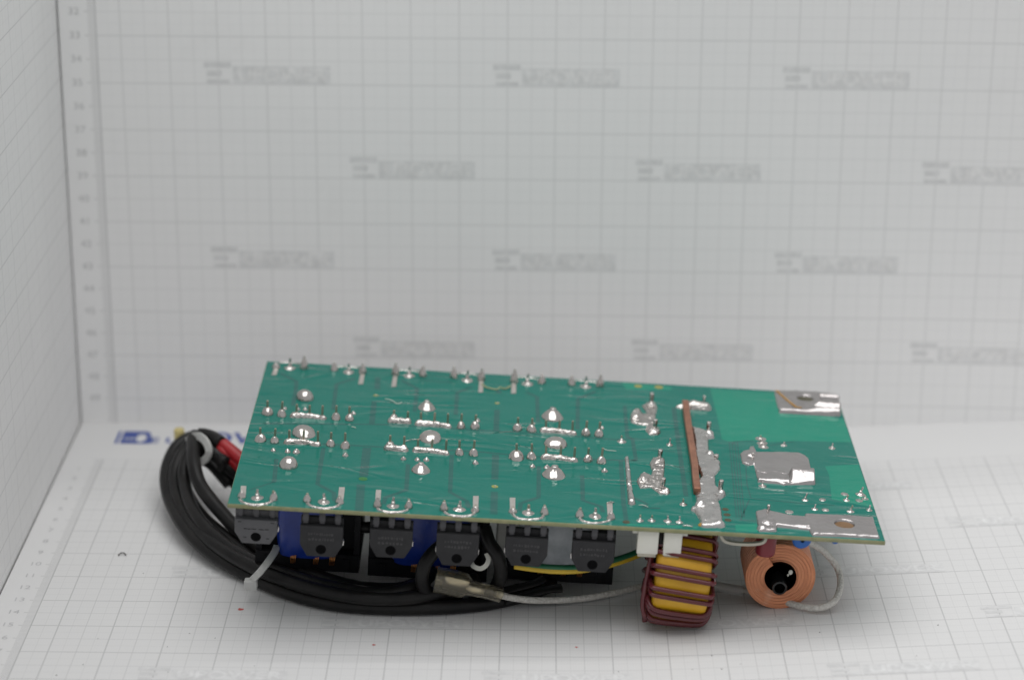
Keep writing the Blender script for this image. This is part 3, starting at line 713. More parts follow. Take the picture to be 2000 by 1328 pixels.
# joint prototypes (unit radius, unit height), shared mesh data
PROF = {
 'pin': [(1.0, -.05), (1.0, .03), (.97, .16), (.90, .36), (.76, .60), (.56, .80), (.38, .92), (.26, 1.0)],
 'cone': [(1.0, -.05), (1.0, .02), (.82, .09), (.60, .22), (.42, .42), (.30, .68), (.22, 1.0)],
 'tall': [(1.0, -.03), (1.0, .02), (.98, .14), (.90, .34), (.74, .56), (.54, .76), (.40, .90), (.30, 1.0)],
 'mid': [(1.0, -.05), (1.0, .03), (.94, .07), (.66, .12), (.42, .26), (.32, .52), (.27, 1.0)],
 'nub': [(1.0, -.08), (.98, .06), (.88, .28), (.62, .58), (.34, .82), (.14, .98), (.03, 1.02)],
 'flat': [(1.0, -.1), (.97, .2), (.8, .5), (.5, .8), (.2, .98), (.03, 1.0)],
 'dome': [(1.0, -.05), (1.0, .04), (.97, .22), (.88, .46), (.72, .70), (.50, .87), (.25, .97), (.04, 1.0)],
 'button': [(1.0, -.05), (1.0, .03), (.93, .14), (.78, .34), (.58, .56), (.40, .74), (.30, .84), (.29, .92), (.26, .98), (.18, 1.0), (.03, 1.0)],
 'lens': [(1.0, -.08), (1.0, .04), (.96, .25), (.86, .50), (.70, .72), (.50, .88), (.25, .98), (.04, 1.0)],
}
JM = {}
for k, pr in PROF.items():
    JM[k] = []
    for s in range(5):
        V, F = lathe(pr, 22, .05 if k not in ('dome', 'lens') else .035, s * 7 + len(k), (random.uniform(-.08, .08), random.uniform(-.08, .08)))
        me = bpy.data.meshes.new('solder_joint')
        me.from_pydata([(x * S, y * S, z * S) for x, y, z in V], [], F); me.update()
        me.polygons.foreach_set('use_smooth', [True] * len(me.polygons)); me.materials.append(M_solder)
        JM[k].append(me)
def pin_mesh(r, sq):
    pr = [(r, 0), (r, .93), (r * .82, 1.0), (r * .3, 1.0)]
    V, F = lathe(pr, 4 if sq else 10)
    me = bpy.data.meshes.new('pin')
    me.from_pydata([(x * S, y * S, z * S) for x, y, z in V], [], F); me.update()
    if not sq: me.polygons.foreach_set('use_smooth', [True] * len(me.polygons))
    me.materials.append(M_pin)
    return me
PM = {'thin': pin_mesh(.30, False), 'round': pin_mesh(.44, False), 'square': pin_mesh(.60, True), 'post': pin_mesh(.62, False), 'fat': pin_mesh(.95, False)}
PMs = {k: v.copy() for k, v in PM.items()}
for v in PMs.values(): v.materials[0] = M_solder

def joint(kind, u, v, r, tip):
    if kind == 'pin': r *= 1.13
    if kind == 'tall' and v > 100: r *= 1.08; tip *= 1.25
    hs = {'pin': min(tip * .52, r * 1.5), 'cone': max(tip * .5, .8), 'tall': tip * .86, 'mid': tip * .55, 'nub': r * 1.15, 'flat': .35, 'dome': r * 1.02, 'button': r * .92, 'lens': r * .62}[kind]
    me = random.choice(JM[kind])
    if kind in ('dome', 'lens', 'button'): r *= 1.14; hs *= 1.14
    sx = random.uniform(.95, 1.06)
    rx, ry = random.uniform(-.05, .05), random.uniform(-.05, .05)
    if kind == 'lens': rx = .08
    o = inst('solder_joint', me, board, (u, v, .0), (r * sx, r * (2 - sx), hs), random.uniform(-3.1, 3.1), rx, ry)
    if kind in ('pin', 'cone', 'tall', 'mid'):
        which = {'pin': 'square', 'cone': 'thin', 'tall': 'round', 'mid': 'square'}[kind]
        lean = random.uniform(-.05, .05)
        if kind == 'cone' and u > 205: lean = random.uniform(.1, .35)
        mat = PM if kind == 'pin' else (PMs if v > 100 or random.random() < .4 else PM)
        p = bpy.data.objects.new('pin', mat[which]); link(p)
        p.parent = o; p.matrix_parent_inverse = Matrix.Identity(4)
        m = Matrix.LocRotScale(Vector((u, v, hs * .5)) * S, Matrix.Rotation(random.uniform(-.06, .06), 3, 'X') @ Matrix.Rotation(lean, 3, 'Y') @ Matrix.Rotation(.785 if which == 'square' else 0, 3, 'Z'), Vector((1, 1, tip - hs * .5)))
        jm = Matrix.LocRotScale(o.location, o.rotation_euler, o.scale)
        p.matrix_parent_inverse = jm.inverted()
        p.matrix_basis = m
for a in JOINTS: joint(*a)

for p in PADS:
    V, F = prism(p, .02, .2)
    o = mk('tinned_pad', V, F, M_pad, board, smooth=False)

# ---- solder masses as height fields
def seg_d(X, Y, a, b):
    ax, ay = a[0], a[1]; dx, dy = b[0] - ax, b[1] - ay
    L2 = dx * dx + dy * dy + 1e-9
    t = np.clip(((X - ax) * dx + (Y - ay) * dy) / L2, 0, 1)
    return np.hypot(X - ax - t * dx, Y - ay - t * dy), t
def poly_sd(X, Y, P):
    d = np.full(X.shape, 1e9); ins = np.zeros(X.shape, bool)
    n = len(P)
    for i in range(n):
        a, b = P[i], P[(i + 1) % n]
        d = np.minimum(d, seg_d(X, Y, a, b)[0])
        c = ((a[1] > Y) != (b[1] > Y)) & (X < (b[0] - a[0]) * (Y - a[1]) / (b[1] - a[1] + 1e-12) + a[0])
        ins ^= c
    return np.where(ins, -d, d)
def field(X, Y, polys=(), caps=(), edge=.9, holes=(), ridges=(), soft=5.0):
    Hs = []
    for P, T in polys:
        sd = poly_sd(X, Y, P)
        for hx, hy, hr in holes:
            sd = np.maximum(sd, hr - np.hypot(X - hx, Y - hy))
        q = np.clip(-sd / edge, 0, 1)
        Hs.append(np.where(sd < 0, T * np.sqrt(1 - (1 - q) ** 2), -sd * 1.3))
    for pts, rs, hs in caps:
        for i in range(max(1, len(pts) - 1)):
            a = pts[i]; b = pts[min(i + 1, len(pts) - 1)]
            d, t = seg_d(X, Y, a, b)
            r = rs[i] + (rs[min(i + 1, len(rs) - 1)] - rs[i]) * t
            h = hs[i] + (hs[min(i + 1, len(hs) - 1)] - hs[i]) * t
            q = np.clip(d / r, 0, 1)
            Hs.append(np.where(d < r, h * np.sqrt(1 - q * q), -(d - r) * 1.3))
    A = np.stack(Hs)
    m = A.max(0)
    return m + np.log(np.exp((A - m) * soft).sum(0)) / soft - 0.0
def solder_mass(name, res, mat, fn, bounds, parent, rough=0.0, rs=.6, seed=0):
    x0, y0, x1, y1 = bounds
    nx, ny = int((x1 - x0) / res) + 2, int((y1 - y0) / res) + 2
    xs = x0 + np.arange(nx) * res; ys = y0 + np.arange(ny) * res
    X, Y = np.meshgrid(xs, ys)
    H = fn(X, Y)
    if rough:
        N = np.array([[noise.noise((x * rs, y * rs, seed)) + .5 * noise.noise((x * rs * 2.3, y * rs * 2.3, seed + 9)) for x in xs] for y in ys])
        H = H + rough * N * np.clip(H * 2, 0, 1)
    keep = H > -.02
    idx = -np.ones(H.shape, int)
    quad = keep[:-1, :-1] | keep[1:, :-1] | keep[:-1, 1:] | keep[1:, 1:]
    use = np.zeros(H.shape, bool)
    use[:-1, :-1] |= quad; use[1:, :-1] |= quad; use[:-1, 1:] |= quad; use[1:, 1:] |= quad
    idx[use] = np.arange(use.sum())
    Z = np.maximum(H, -.5)
    V = list(zip(X[use].tolist(), Y[use].tolist(), Z[use].tolist()))
    jj, ii = np.nonzero(quad)
    F = [(int(idx[j, i]), int(idx[j, i + 1]), int(idx[j + 1, i + 1]), int(idx[j + 1, i])) for j, i in zip(jj, ii)]
    return sheet(name, V, F, mat, parent, True)
def bounds_of(pts, pad=2.5):
    a = np.array([p[:2] for p in pts])
    return (a[:, 0].min() - pad, a[:, 1].min() - pad, a[:, 0].max() + pad, a[:, 1].max() + pad)
def put_pins(o, pl, which='post', bright=True):
    for u, v, t in pl:
        p = bpy.data.objects.new('pin', (PMs if bright else PM)[which]); link(p, o)
        p.location = Vector((u, v, .2)) * S; p.scale = (1, 1, t - .2)
        p.rotation_euler = (random.uniform(-.04, .04), random.uniform(-.04, .04), .785 if which == 'square' else 0)

for pts, pins in BARS:
    n = len(pts)
    caps = [(pts, [1.35, 1.25, 1.0][:n] if n == 3 else [1.3, 1.3], [1.75, 1.6, 1.25][:n])]
    caps += [([p[:2]], [1.35 if i == 0 else 1.15], [2.0 if i == 0 else 1.6]) for i, p in enumerate(pins)]
    if len(pins) == 2:
        caps = [(pts, [1.5, 1.35, 1.3], [2.0, 1.8, 1.7])] + [([p[:2]], [1.7 - .3 * i], [2.5 - .3 * i]) for i, p in enumerate(pins)]
    o = solder_mass('solder_bridge', .2, M_solder, lambda X, Y: field(X, Y, (), caps, soft=6), bounds_of(pts), board, .2, .62, len(board.children))
    put_pins(o, pins, 'square', False)
for p in ARCS:
    pts = catmull([(*q, 0) for q in p], 4)
    pts = [tuple(q[:2]) for q in pts]
    q = .36 if pts[0][1] > 100 else .55
    r = [q] * len(pts); h = [q * .78] * len(pts)
    solder_mass('solder_track', .2, M_solder, lambda X, Y: field(X, Y, (), [(pts, r, h)], soft=14), bounds_of(pts, 1.2), board, .08, 1.2, len(board.children))

for key, sd in (('p1', 3), ('p2', 5)):
    P, B, pins = MASS[key]
    caps = [([b[:2]], [b[2]], [b[3]]) for b in B]
    o = solder_mass('solder_patch', .25, M_solder, lambda X, Y: field(X, Y, [(P, .85)], caps, 1.0, soft=4), bounds_of(P), board, .32, .55, sd)
    put_pins(o, pins, 'fat')
P = MASS['rod']
solder_mass('solder_rod', .2, M_dull, lambda X, Y: field(X, Y, (), [(P, [.75, .85, .95, 1.0, 1.35], [.9, 1.0, 1.1, 1.2, 1.9])], soft=5), bounds_of(P), board, .3, .9, 4)
P = MASS['top']
o = solder_mass('solder_dome', .25, M_solder, lambda X, Y: field(X, Y, (), [(P, [.9, 2.7, 2.3], [1.0, 2.9, 2.6])], soft=4), bounds_of(P, 4), board, .2, .5, 8)
put_pins(o, MASS['toppin'], 'post')
P, B, pins = MASS['mass']
caps = [([b[:2]], [b[2]], [b[3]]) for b in B]
o = solder_mass('solder_fillet', .25, M_dull, lambda X, Y: field(X, Y, [(P, 1.5)], caps, 1.2, soft=4), bounds_of(P, 3), board, .34, .30, 12)
put_pins(o, pins, 'fat')
path = [(*q, 1.55) for q in MASS['bar']]
V, F = sweep(catmull(path, 5), [(-1.25, -1.5), (1.25, -1.5), (1.25, 1.25), (-1.25, 1.25)], up=(0, 0, 1))
o = mk('copper_bar', V, F, M_copper, board, smooth=False); bevel(o, .25, 2)
x, y = MASS['flux']
V, F = lathe([(1.5, 0), (1.4, .3), (.9, .7), (.2, .85)], 14, .15, 3)
mk('flux_drop', V, F, M_flux, board, loc=(x, y, 0))

# hair of solder and strings of flux left on the mask
for pts, r, mt, nm in EXTRA:
    p = [(x, y, .35 + .25 * math.sin(i * 1.7)) for i, (x, y) in enumerate(pts)]
    mk(nm, *sweep(catmull(p, 5), circ(r, 8)), {'s': M_solder, 'f': M_fluxt, 'w': M_white}[mt], board)
# tinned bus plates
P, hole, ridge, gap = MASS['plate_back']
def f_back(X, Y):
    H = field(X, Y, [(P, .9)], (), .45, [hole], soft=20)
    gx0 = 216.5
    ux = np.clip((X - gx0) / 6.0, 0, 1); ux = ux * ux * (3 - 2 * ux)
    rid = 3.3 * ux * np.exp(-((Y - 118.6) / 2.6) ** 2)
    roll = .9 * np.exp(-((Y - 115.4) / 1.2) ** 2)
    trough = .75 * np.clip((X - 224.0) / .8, 0, 1) * np.clip((Y - 121.5) / .8, 0, 1) * np.clip((135.2 - Y) / .8, 0, 1)
    return np.where(H > -.02, H + (rid + roll - trough) * np.clip(H * 3, 0, 1), H)
o = solder_mass('bus_plate', .28, M_tin, f_back, bounds_of(P, 1.2), board, .1, .5, 21); o['label'] = 'bent bus plate with a hole at the far corner'
V, F = lathe([(hole[2] * .99, .04), (hole[2] * .5, .05)], 24); mk('plate_hole', V, F, M_darkvia, o, loc=(hole[0], hole[1], 0))
V, F = strip([(207.0, 136.4), (210.5, 126.0), (213.2, 119.5), (215.5, 119.0)], 1.1)
sheet('flux_streak', [(x, y, 1.02 if y > 121 else 1.05) for x, y in V], F, M_flux, o)
P, B, pins, ridge = MASS['plate_mid']
def f_mid(X, Y):
    H = field(X, Y, [(P, .8)], [([b[:2]], [b[2]], [b[3]]) for b in B], .5, soft=8)
    ux = np.clip((X - 202.6) / 1.6, 0, 1); ux = ux * ux * (3 - 2 * ux)
    yy = (Y - 45.0)
    arch = np.where(yy < 6.6, 3.4 * np.sin(np.clip(yy / 9.2, 0, 1) * math.pi * .72), 0)
    arch = arch * np.clip((7.2 - yy) / .5, 0, 1)
    roll = .7 * np.exp(-((Y - 46.0) / 1.0) ** 2) * (X < 203)
    crease = .3 * np.exp(-((Y - 53.5 - .8 * np.sin(X * .8)) / .5) ** 2) * (X < 203)
    return np.where(H > -.02, H + (arch * ux + roll + crease) * np.clip(H * 3, 0, 1), H)
o = solder_mass('bus_plate', .28, M_tin, f_mid, bounds_of(P, 1.5), board, .12, .4, 22); o['label'] = 'bus plate with a raised arch and no hole'
put_pins(o, pins, 'post')
P, hole, B, pins = MASS['plate_front']
def f_front(X, Y):
    H = field(X, Y, [(P, .9)], [([b[:2]], [b[2]], [b[3]]) for b in B], .45, [hole], soft=8)
    lip = .35 * np.exp(-((Y - 7.2) / .7) ** 2) * (X > 194) * (X < 206) + .25 * np.exp(-((Y - 1.9) / .6) ** 2) * (X > 207)
    return np.where(H > -.02, H + lip * np.clip(H * 3, 0, 1), H)
o = solder_mass('bus_plate', .28, M_tin, f_front, bounds_of(P, 1.5), board, .14, .45, 23); o['label'] = 'long bus plate with a round hole along the near edge'
put_pins(o, pins, 'post')
V, F = lathe([(hole[2] * .99, .04), (hole[2] * .5, .05)], 28); mk('plate_hole', V, F, simple('bare_laminate_hole', (.20, .11, .045), .5), o, loc=(hole[0], hole[1], 0))

# ---- parts under the board
def transistor(k, u0, wb, leads):
    mat = M_epoxy_lit if k == 0 else M_epoxy
    hw = 7.55
    fr = .75
    out = [(-hw, -7.2), (hw, -7.2), (hw, wb + 4.6), (hw - 2.6, wb), (-hw + 2.6, wb), (-hw, wb + 4.6)]
    V1 = prism([(a, b) for a, b in out], fr, 5.2, axis=1)
    V2 = prism([(-hw, -4.6), (hw, -4.6), (hw, -7.3), (-hw, -7.3)], 3.2, 5.0, axis=1)
    o = mk('transistor', *join(V1, V2), mat, board, smooth=False, loc=(u0, 0, 0)); bevel(o, .28, 2)
    if k == 0: o['label'] = 'transistor painted lighter as if lit, with printed dashes, at the end beside the cable bundle'
    if k == 0: o.rotation_euler = (.13, 0, 0); o.location.y += .0012
    for lu in leads:
        x = lu - u0
        V, F = join(box(x - 1.1, x + 1.1, 1.15, 1.75, -5.4, -1.63), box(x - .85, x + .85, 1.6, 2.2, -6.6, -5.1))
        l = mk('lead', V, F, M_lead, o, smooth=False); bevel(l, .12, 1)
    V, F = lathe([(1.85, 0), (1.8, .05), (1.2, .06)], 20)
    d = mk('mounting_dimple', V, F, M_hole, o, loc=(0, fr, wb + 2.9), rot=(math.pi / 2, 0, 0))  # raised near-black disc, shade of the recess painted as colour
    tb = [(-hw + .1, -8.5), (hw - .1, -8.5), (hw - .1, wb + 5.0), (hw + .2, wb + 4.5), (hw + .15, wb + 2.9), (hw - .9, wb + 2.0), (-hw + .9, wb + 2.0), (-hw - .15, wb + 2.9), (-hw - .2, wb + 4.5), (-hw + .1, wb + 5.0)]
    V, F = prism(tb, 5.25, 6.6, axis=1)
    mk('metal_tab', V, F, M_tab, o, smooth=False)
    if k == 0:
        mm = []
        for x0, x1, z in ((-6.4, -5.2, -8.2), (5.2, 6.5, -8.2), (-4.3, -3.1, -11.0), (-2.9, -1.9, -11.1), (-1.6, .2, -11.0), (.9, 2.8, -11.1), (3.1, 4.6, -11.0), (-4.4, -3.4, wb + 2.6), (3.6, 4.8, wb + 2.4)):
            mm.append(box(x0, x1, fr - .02, fr + .1, z - .13, z + .13))
        mk('printed_marking', *join(*mm), M_hole, o, smooth=False)
    else:
        rr = random.Random(k)
        mm = []
        for zz in (-10.2, -12.2):
            x = -4.6
            while x < 4.4:
                w = rr.uniform(.35, .9); mm.append(box(x, x + w, fr - .02, fr + .1, zz - rr.uniform(.2, .6), zz + rr.uniform(.2, .6))); x += w + rr.uniform(.25, .6)
        mk('printed_marking', *join(*mm), M_faint, o, smooth=False)
for k, (u0, wb) in enumerate(TO): transistor(k, sum(LEADS[k]) / 3, wb, LEADS[k])

def transformer(u0, u1, vf, wb, tape):
    uc = (u0 + u1) / 2
    hw = (u1 - u0) / 2
    parts = [box(-hw, hw, 0, 34, wb, wb + 7), box(-hw, hw, 2, 32, -9, -1.7), box(-hw, -hw + 2.2, 1, 33, wb, -1.7), box(hw - 2.2, hw, 1, 33, wb, -1.7), box(-hw + 2, hw - 2, 6, 30, wb + 5, -2.4)]
    o = mk('transformer', *join(*parts), M_black, board, smooth=False, loc=(uc, vf, 0))
    # taped winding bulging out at the front between the side flanges
    sec = []
    a, b = hw - 7.0, 12.0
    for i in range(28):
        t = 2 * math.pi * i / 28
        c, s = math.cos(t), math.sin(t)
        sec.append((a * abs(c) ** .45 * (1 if c > 0 else -1), 8 + b * abs(s) ** .6 * (1 if s > 0 else -1)))
    def wind(name, z0, z1, mat, g):
        V, F = [], []
        zs = np.linspace(z0, z1, 9)
        for z in zs:
            t = (z - z0) / (z1 - z0)
            k = 1 - .10 * (abs(2 * t - 1) ** 3) + g
            for x, y in sec: V.append((x * k, 8 + (y - 8) * k + .25 * math.sin(z * .9 + x * .4), z))
        m = len(sec)
        for r in range(8):
            for q in range(m): F.append((r * m + q, r * m + (q + 1) % m, (r + 1) * m + (q + 1) % m, (r + 1) * m + q))
        F.append(tuple(range(m))[::-1]); F.append(tuple(8 * m + q for q in range(m)))
        return mk(name, V, F, mat, o, sharp=50)
    wind('taped_winding', wb + 6.2 if not tape else -7.2, -2.2, M_blue, 0)
    if tape:
        wind('clear_tape_band', wb + 6.2, -7.0, M_silver, .02)
        V, F = box(-hw - .4, -hw + 7.5, -1.2, 14, wb + 9, -3.2); c = mk('core_half', V, F, simple('grey_tape', (.36, .36, .34), .45, nscale=90, bump=.4), o, smooth=False); bevel(c, .8, 2)
    for x in (-5.5, 3.0, 9.0):
        seg = []
        for q in range(4):
            p = [(x + q * .55, 1.0, wb + 8.5), (x + q * .55 - .3, -2.6 - .2 * q, wb + 6.6), (x + q * .5 - .5, -1.4, wb + 3.2)]
            seg.append(sweep(catmull(p, 4), circ(.2, 6)))
        mk('wire_strand', *join(*seg), M_strand, o)
    for x in (-hw + 5, hw - 5, 0):
        V, F = box(x - 1.2, x + 1.2, -.8, 1, wb + .6, wb + 5.6); mk('terminal_post', V, F, M_black, o, smooth=False)
    return o
transformer(6.5, 45.2, 40.0, -44.0, False)
transformer(48.6, 93.0, 38.5, -44.0, False)
transformer(96.2, 140.0, 39.5, -42.6, True)['label'] = 'transformer wrapped in clear and grey tape'

for z, r in ((-18.0, 1.8), (-26.5, 2.2)):
    mk('link_wire', *sweep([(43.0, 44.0, z), (47.0, 43.6, z - .3), (51.0, 44.0, z)], circ(r, 10)), M_cable, board)
# toroid standing on edge under the board
UC, VC, WC = 162.0, 16.2, -23.4
a0, Ri, Ro = 9.9, 9.5, 18.2
V, F = [], []
sec = [(-a0, Ri + 1), (-a0 + 1, Ri), (a0 - 1, Ri), (a0, Ri + 1), (a0, Ro - 2.0), (a0 - .55, Ro - .55), (a0 - 2.0, Ro), (-a0 + 2.0, Ro), (-a0 + .55, Ro - .55), (-a0, Ro - 2.0)]
NT_ = 72
for i in range(NT_):
    f = 2 * math.pi * i / NT_
    for x, r in sec: V.append((x, -r * math.cos(f), r * math.sin(f)))
for i in range(NT_):
    for k in range(10):
        j = (k + 1) % 10
        F.append((i * 10 + k, i * 10 + j, ((i + 1) % NT_) * 10 + j, ((i + 1) % NT_) * 10 + k))
tor = mk('toroid_inductor', V, F, M_yellow, board, sharp=60, loc=(UC, VC, WC), rot=(0, math.radians(1.8), 0))
wr = .92
def turn(phi, dphi, grow=0.0):
    A, R1, R0 = a0 + wr + .25 + grow, Ro + wr + grow * .4, Ri - wr
    key = [(-A + 2.2, R1), (0, R1 + .12), (A - 2.2, R1), (A - .6, R1 - .55), (A, R1 - 2.2), (A, (R1 + R0) / 2), (A, R0 + 1.6), (A - 1.2, R0), (0, R0), (-A + 1.2, R0), (-A, R0 + 1.6), (-A, (R1 + R0) / 2), (-A, R1 - 2.2), (-A + .6, R1 - .55)]
    if grow > .3:
        key = [(-A + 4.2, R1), (0, R1 + .25), (A - 4.2, R1), (A - 1.5, R1 - 1.3), (A - .2, R1 - 4.2), (A, (R1 + R0) / 2), (A, R0 + 1.6), (A - 1.2, R0), (0, R0), (-A + 1.2, R0), (-A, R0 + 1.6), (-A, (R1 + R0) / 2), (-A + .2, R1 - 4.2), (-A + 1.5, R1 - 1.3)]
    pts = []
    for x, r in key:
        f = phi - dphi * x / A
        pts.append((x, -r * math.cos(f), r * math.sin(f)))
    return sweep(catmull(pts, 4, True), circ(wr, 9), closed=True)
for i, f in enumerate(TPHI[:7] + [-.50, -.62, -.86, -1.02]): mk('wire_turn', *turn(f, .055, (0, .31, .5, .8, .9)[max(0, i - 6)]), M_enamel, tor)
for f in np.linspace(max(TPHI) + .3, 2 * math.pi - 1.3, 9): mk('wire_turn', *turn(float(f), .03), M_enamel, tor)
# loose lead ends running up the left side
for dx, dy in ((0, 0), (.2, -1.9), (-.6, -3.6)):
    p = [(-a0 - 1.2 + dx, -10 + dy, -17 + abs(dy)), (-a0 - 2.4 + dx, -9 + dy, -8), (-a0 - 1.8 + dx, -8.5 + dy, 4), (-a0 - .8 + dx, -8 + dy, 14), (-a0 + dx + 1, -7.5 + dy, 21.5)]
    mk('wire_end', *sweep(catmull(p, 6), circ(wr, 9)), M_enamel, tor)

# copper strip coil, its bore facing forward
CU, CV, CW = 199.6, 19.9, -26.5
core = lathe([(5.85, -1.7), (5.85, 22), (5.6, 22.2)], 28)
core = ([(x, z + 2.0, -y) for x, y, z in core[0]], core[1])
coil = mk('copper_coil', *core, M_hole, board, loc=(CU, CV, CW), rot=(0, math.radians(3.1), .0))
V, F = [], []
turns, pitch, seg = 11, 1.95, 44
ri, ro, th = 5.9, 12.9, 1.45
N = turns * seg
for i in range(N + 1):
    f = 2 * math.pi * i / seg + 2.2
    y = pitch * i / seg
    for r, dy in ((ri, 0), (ro - .3, 0), (ro, .3), (ro, th - .3), (ro - .3, th), (ri, th)):
        V.append((r * math.cos(f), y + dy + .10 * math.sin(3 * f), r * math.sin(f)))
for i in range(N):
    for k in range(6):
        j = (k + 1) % 6
        F.append((i * 6 + k, i * 6 + j, (i + 1) * 6 + j, (i + 1) * 6 + k))
F.append((0, 1, 2, 3, 4, 5)); F.append(tuple(N * 6 + k for k in range(6))[::-1])
mk('copper_winding', V, F, None, coil, sharp=35).data.materials.append(None)
def ringed():
    t = NT('edge_wound_copper')
    co = t.coord()
    sep = t.n('ShaderNodeSeparateXYZ'); t.l(co, sep.inputs[0])
    r = t.math('SQRT', t.math('ADD', t.math('POWER', sep.outputs[0], 2.0), t.math('POWER', sep.outputs[2], 2.0)))
    cmb = t.n('ShaderNodeCombineXYZ'); t.l(t.math('MULTIPLY', r, 9.0), cmb.inputs[0]); t.l(t.math('MULTIPLY', sep.outputs[1], 1.0), cmb.inputs[1])
    add = t.n('ShaderNodeVectorMath'); add.operation = 'ADD'
    sc_ = t.n('ShaderNodeVectorMath'); sc_.operation = 'SCALE'; sc_.inputs[3].default_value = .7
    t.l(co, sc_.inputs[0]); t.l(sc_.outputs[0], add.inputs[0]); t.l(cmb.outputs[0], add.inputs[1])
    n1 = t.noise(190, 5, add.outputs[0], .7)
    n2 = t.math('MINIMUM', t.math('MAXIMUM', t.math('MULTIPLY_ADD', n1, 2.4, -.7), 0.0), 1.0)
    c = t.mix(n2, (.90, .385, .205), (.62, .235, .125))
    blot = t.math('MINIMUM', t.math('MAXIMUM', t.math('MULTIPLY_ADD', t.noise(120, 4), 5.0, -3.0), 0.0), 1.0)
    c = t.mix(t.math('MULTIPLY', blot, .6), c, (.92, .58, .42))
    ring = t.math('POWER', t.math('MULTIPLY_ADD', t.math('SINE', t.math('MULTIPLY', r, 5200.0)), .5, .5), 3.0)
    c = t.mix(t.math('MULTIPLY', ring, .1), c, (.36, .12, .06))  # groove shade painted in as darker rings, besides the bump
    n1 = t.math('SUBTRACT', n1, t.math('MULTIPLY', ring, .3))
    t.l(c, t.b.inputs['Base Color'])
    t.b.inputs['Metallic'].default_value = .5; t.b.inputs['Roughness'].default_value = .38
    t.bump(n1, .8, .0006)
    return t.m
wd = coil.children[0]; wd.data.materials.clear(); wd.data.materials.append(ringed())
tb = lathe([(2.0, 0), (2.6, 0), (2.75, .3), (2.75, 9.0)], 24)
V = [(x - .1, z - 2.2, -y - 3.0) for x, y, z in tb[0]]
F = [f for f in tb[1] if len(f) == 4]
mk('core_tube', V, F, simple('black_ferrite_tube', (.012, .012, .013), .22), coil)
V, F = lathe([(2.1, 0), (1.0, .05)], 20); mk('tube_bore', [(x - .1, 2.0, y - 3.0) for x, y, z in V], F, M_hole, coil)
for x, z, r in ((3.4, 2.4, .8), (2.6, 1.2, .4)):
    V, F = lathe([(r, 0), (r * .8, .3), (r * .2, .45)], 10); mk('glue_drop', [(a + x, .9 - c, b * 1.3 + z) for a, b, c in V], F, M_white, coil)

# small parts under the right half
def disc_cap(u, v, w, r, t, mat, name):
    prof = [(r * .2, 0), (r * .8, t * .12), (r, t * .35), (r, t * .65), (r * .8, t * .88), (r * .2, t)]
    V, F = lathe(prof, 24)
    mk(name, [(x, z - t / 2, y) for x, y, z in V], F, mat, board, loc=(u, v, w), rot=(0, 0, .12))
V, F = [], []
cap = mk('film_capacitor', *lathe([(1.5, -3.6), (3.2, -3.3), (3.6, -2.4), (3.65, 6), (3.4, 6.6)], 26), M_maroon, board, loc=(191.3, 8.5, -8.2))
disc_cap(203.6, 7.0, -4.3, 3.5, 3.0, M_bluecap, 'disc_capacitor')
disc_cap(215.2, 6.0, -3.2, 1.55, 3.0, M_bluecap, 'disc_capacitor')
p = [(174.0, 5.0, -1.8), (174.4, 4.6, -3.4), (176.0, 4.4, -5.4), (180, 4.2, -6.1), (186, 4.2, -5.9), (189.6, 4.4, -5.0), (190.6, 4.8, -3.0), (190.8, 5.0, -1.8)]
mk('jumper_strap', *sweep(catmull(p, 6), [(-.5, -.75), (.5, -.75), (.5, .75), (-.5, .75)], up=(0, -1, 0)), M_cream, board, sharp=40)
for u0, u1, w1, tabside in ((144.9, 152.3, -10.9, -1), (154.2, 160.6, -11.1, 1)):
    um = (u0 + u1) / 2; hw = (u1 - u0) / 2
    V, F = box(-hw, hw, -3.0, 3.0, w1, -1.7)
    o = mk('connector', V, F, M_white, board, smooth=False, loc=(um, 4.2, 0)); bevel(o, .3, 2)
    V, F = box(-1.0, 1.0, -1.6, 1.6, -3.6, -1.7); mk('latch', V, F, M_white, o, smooth=False, loc=(tabside * (hw + .9), 0, 0))
    V, F = box(-hw + .5, hw - .5, -2.2, 2.2, w1 - 1.4, w1 - .02); mk('wire_holder', V, F, M_cream, o, smooth=False)
pp = [(153.2, 6, -1.8), (153.3, 4.4, -5), (153.1, 4.8, -9), (152.4, 6, -14), (150.6, 8, -20)]
mk('black_jumper', *sweep(catmull(pp, 5), circ(1.15, 10)), M_cable, board)

# ------------------------------------------------------------------ cables and loose wires
def top_mesh(name, V, F, mat, label, cat, group=None, sharp=None):
    a = np.array(V); c = np.array((a[:, 0].mean(), a[:, 1].mean(), a[:, 2].min()))
    o = mk(name, [tuple(p - c) for p in a], F, mat, sharp=sharp, loc=tuple(c))
    return tag(o, label, cat, group)
def child_mesh(name, V, F, mat, par, sharp=None):
    c = np.array(par.location) / S
    return mk(name, [tuple(np.array(p) - c) for p in V], F, mat, par, sharp=sharp)
CL = ['outermost black cable of the tied bundle, lying lowest on the mat in front',
      'black cable second from outside in the bundle, curving under the first transistor',
      'black cable through the middle of the tied bundle, ending below the clear spade sleeve',
      'innermost black cable of the loop, nearest to the left edge of the board',
      'black cable half hidden behind the others at the inside of the loop']
CR = [2.65, 2.55, 2.6, 2.8, 2.2]
for i, c in enumerate(CABLES):
    c = [(x, y, max(z, CR[i] * .98)) for x, y, z in c]
    path = catmull(c, 7)
    top_mesh('power_cable', *sweep(path, circ(CR[i], 16)), M_cable, CL[i], 'cable', 'black cables tied in the bundle')
RL = ['upper red wire of the bundle running under the left board edge', 'lower red wire showing between the black cables at the board edge', 'thin red wire almost hidden under the other two red wires']
for i, c in enumerate(REDS):
    top_mesh('red_wire', *sweep(catmull(c, 7), circ(2.7 if i < 2 else 2.0, 14)), M_red, RL[i], 'wire', 'red wires at the left board edge')
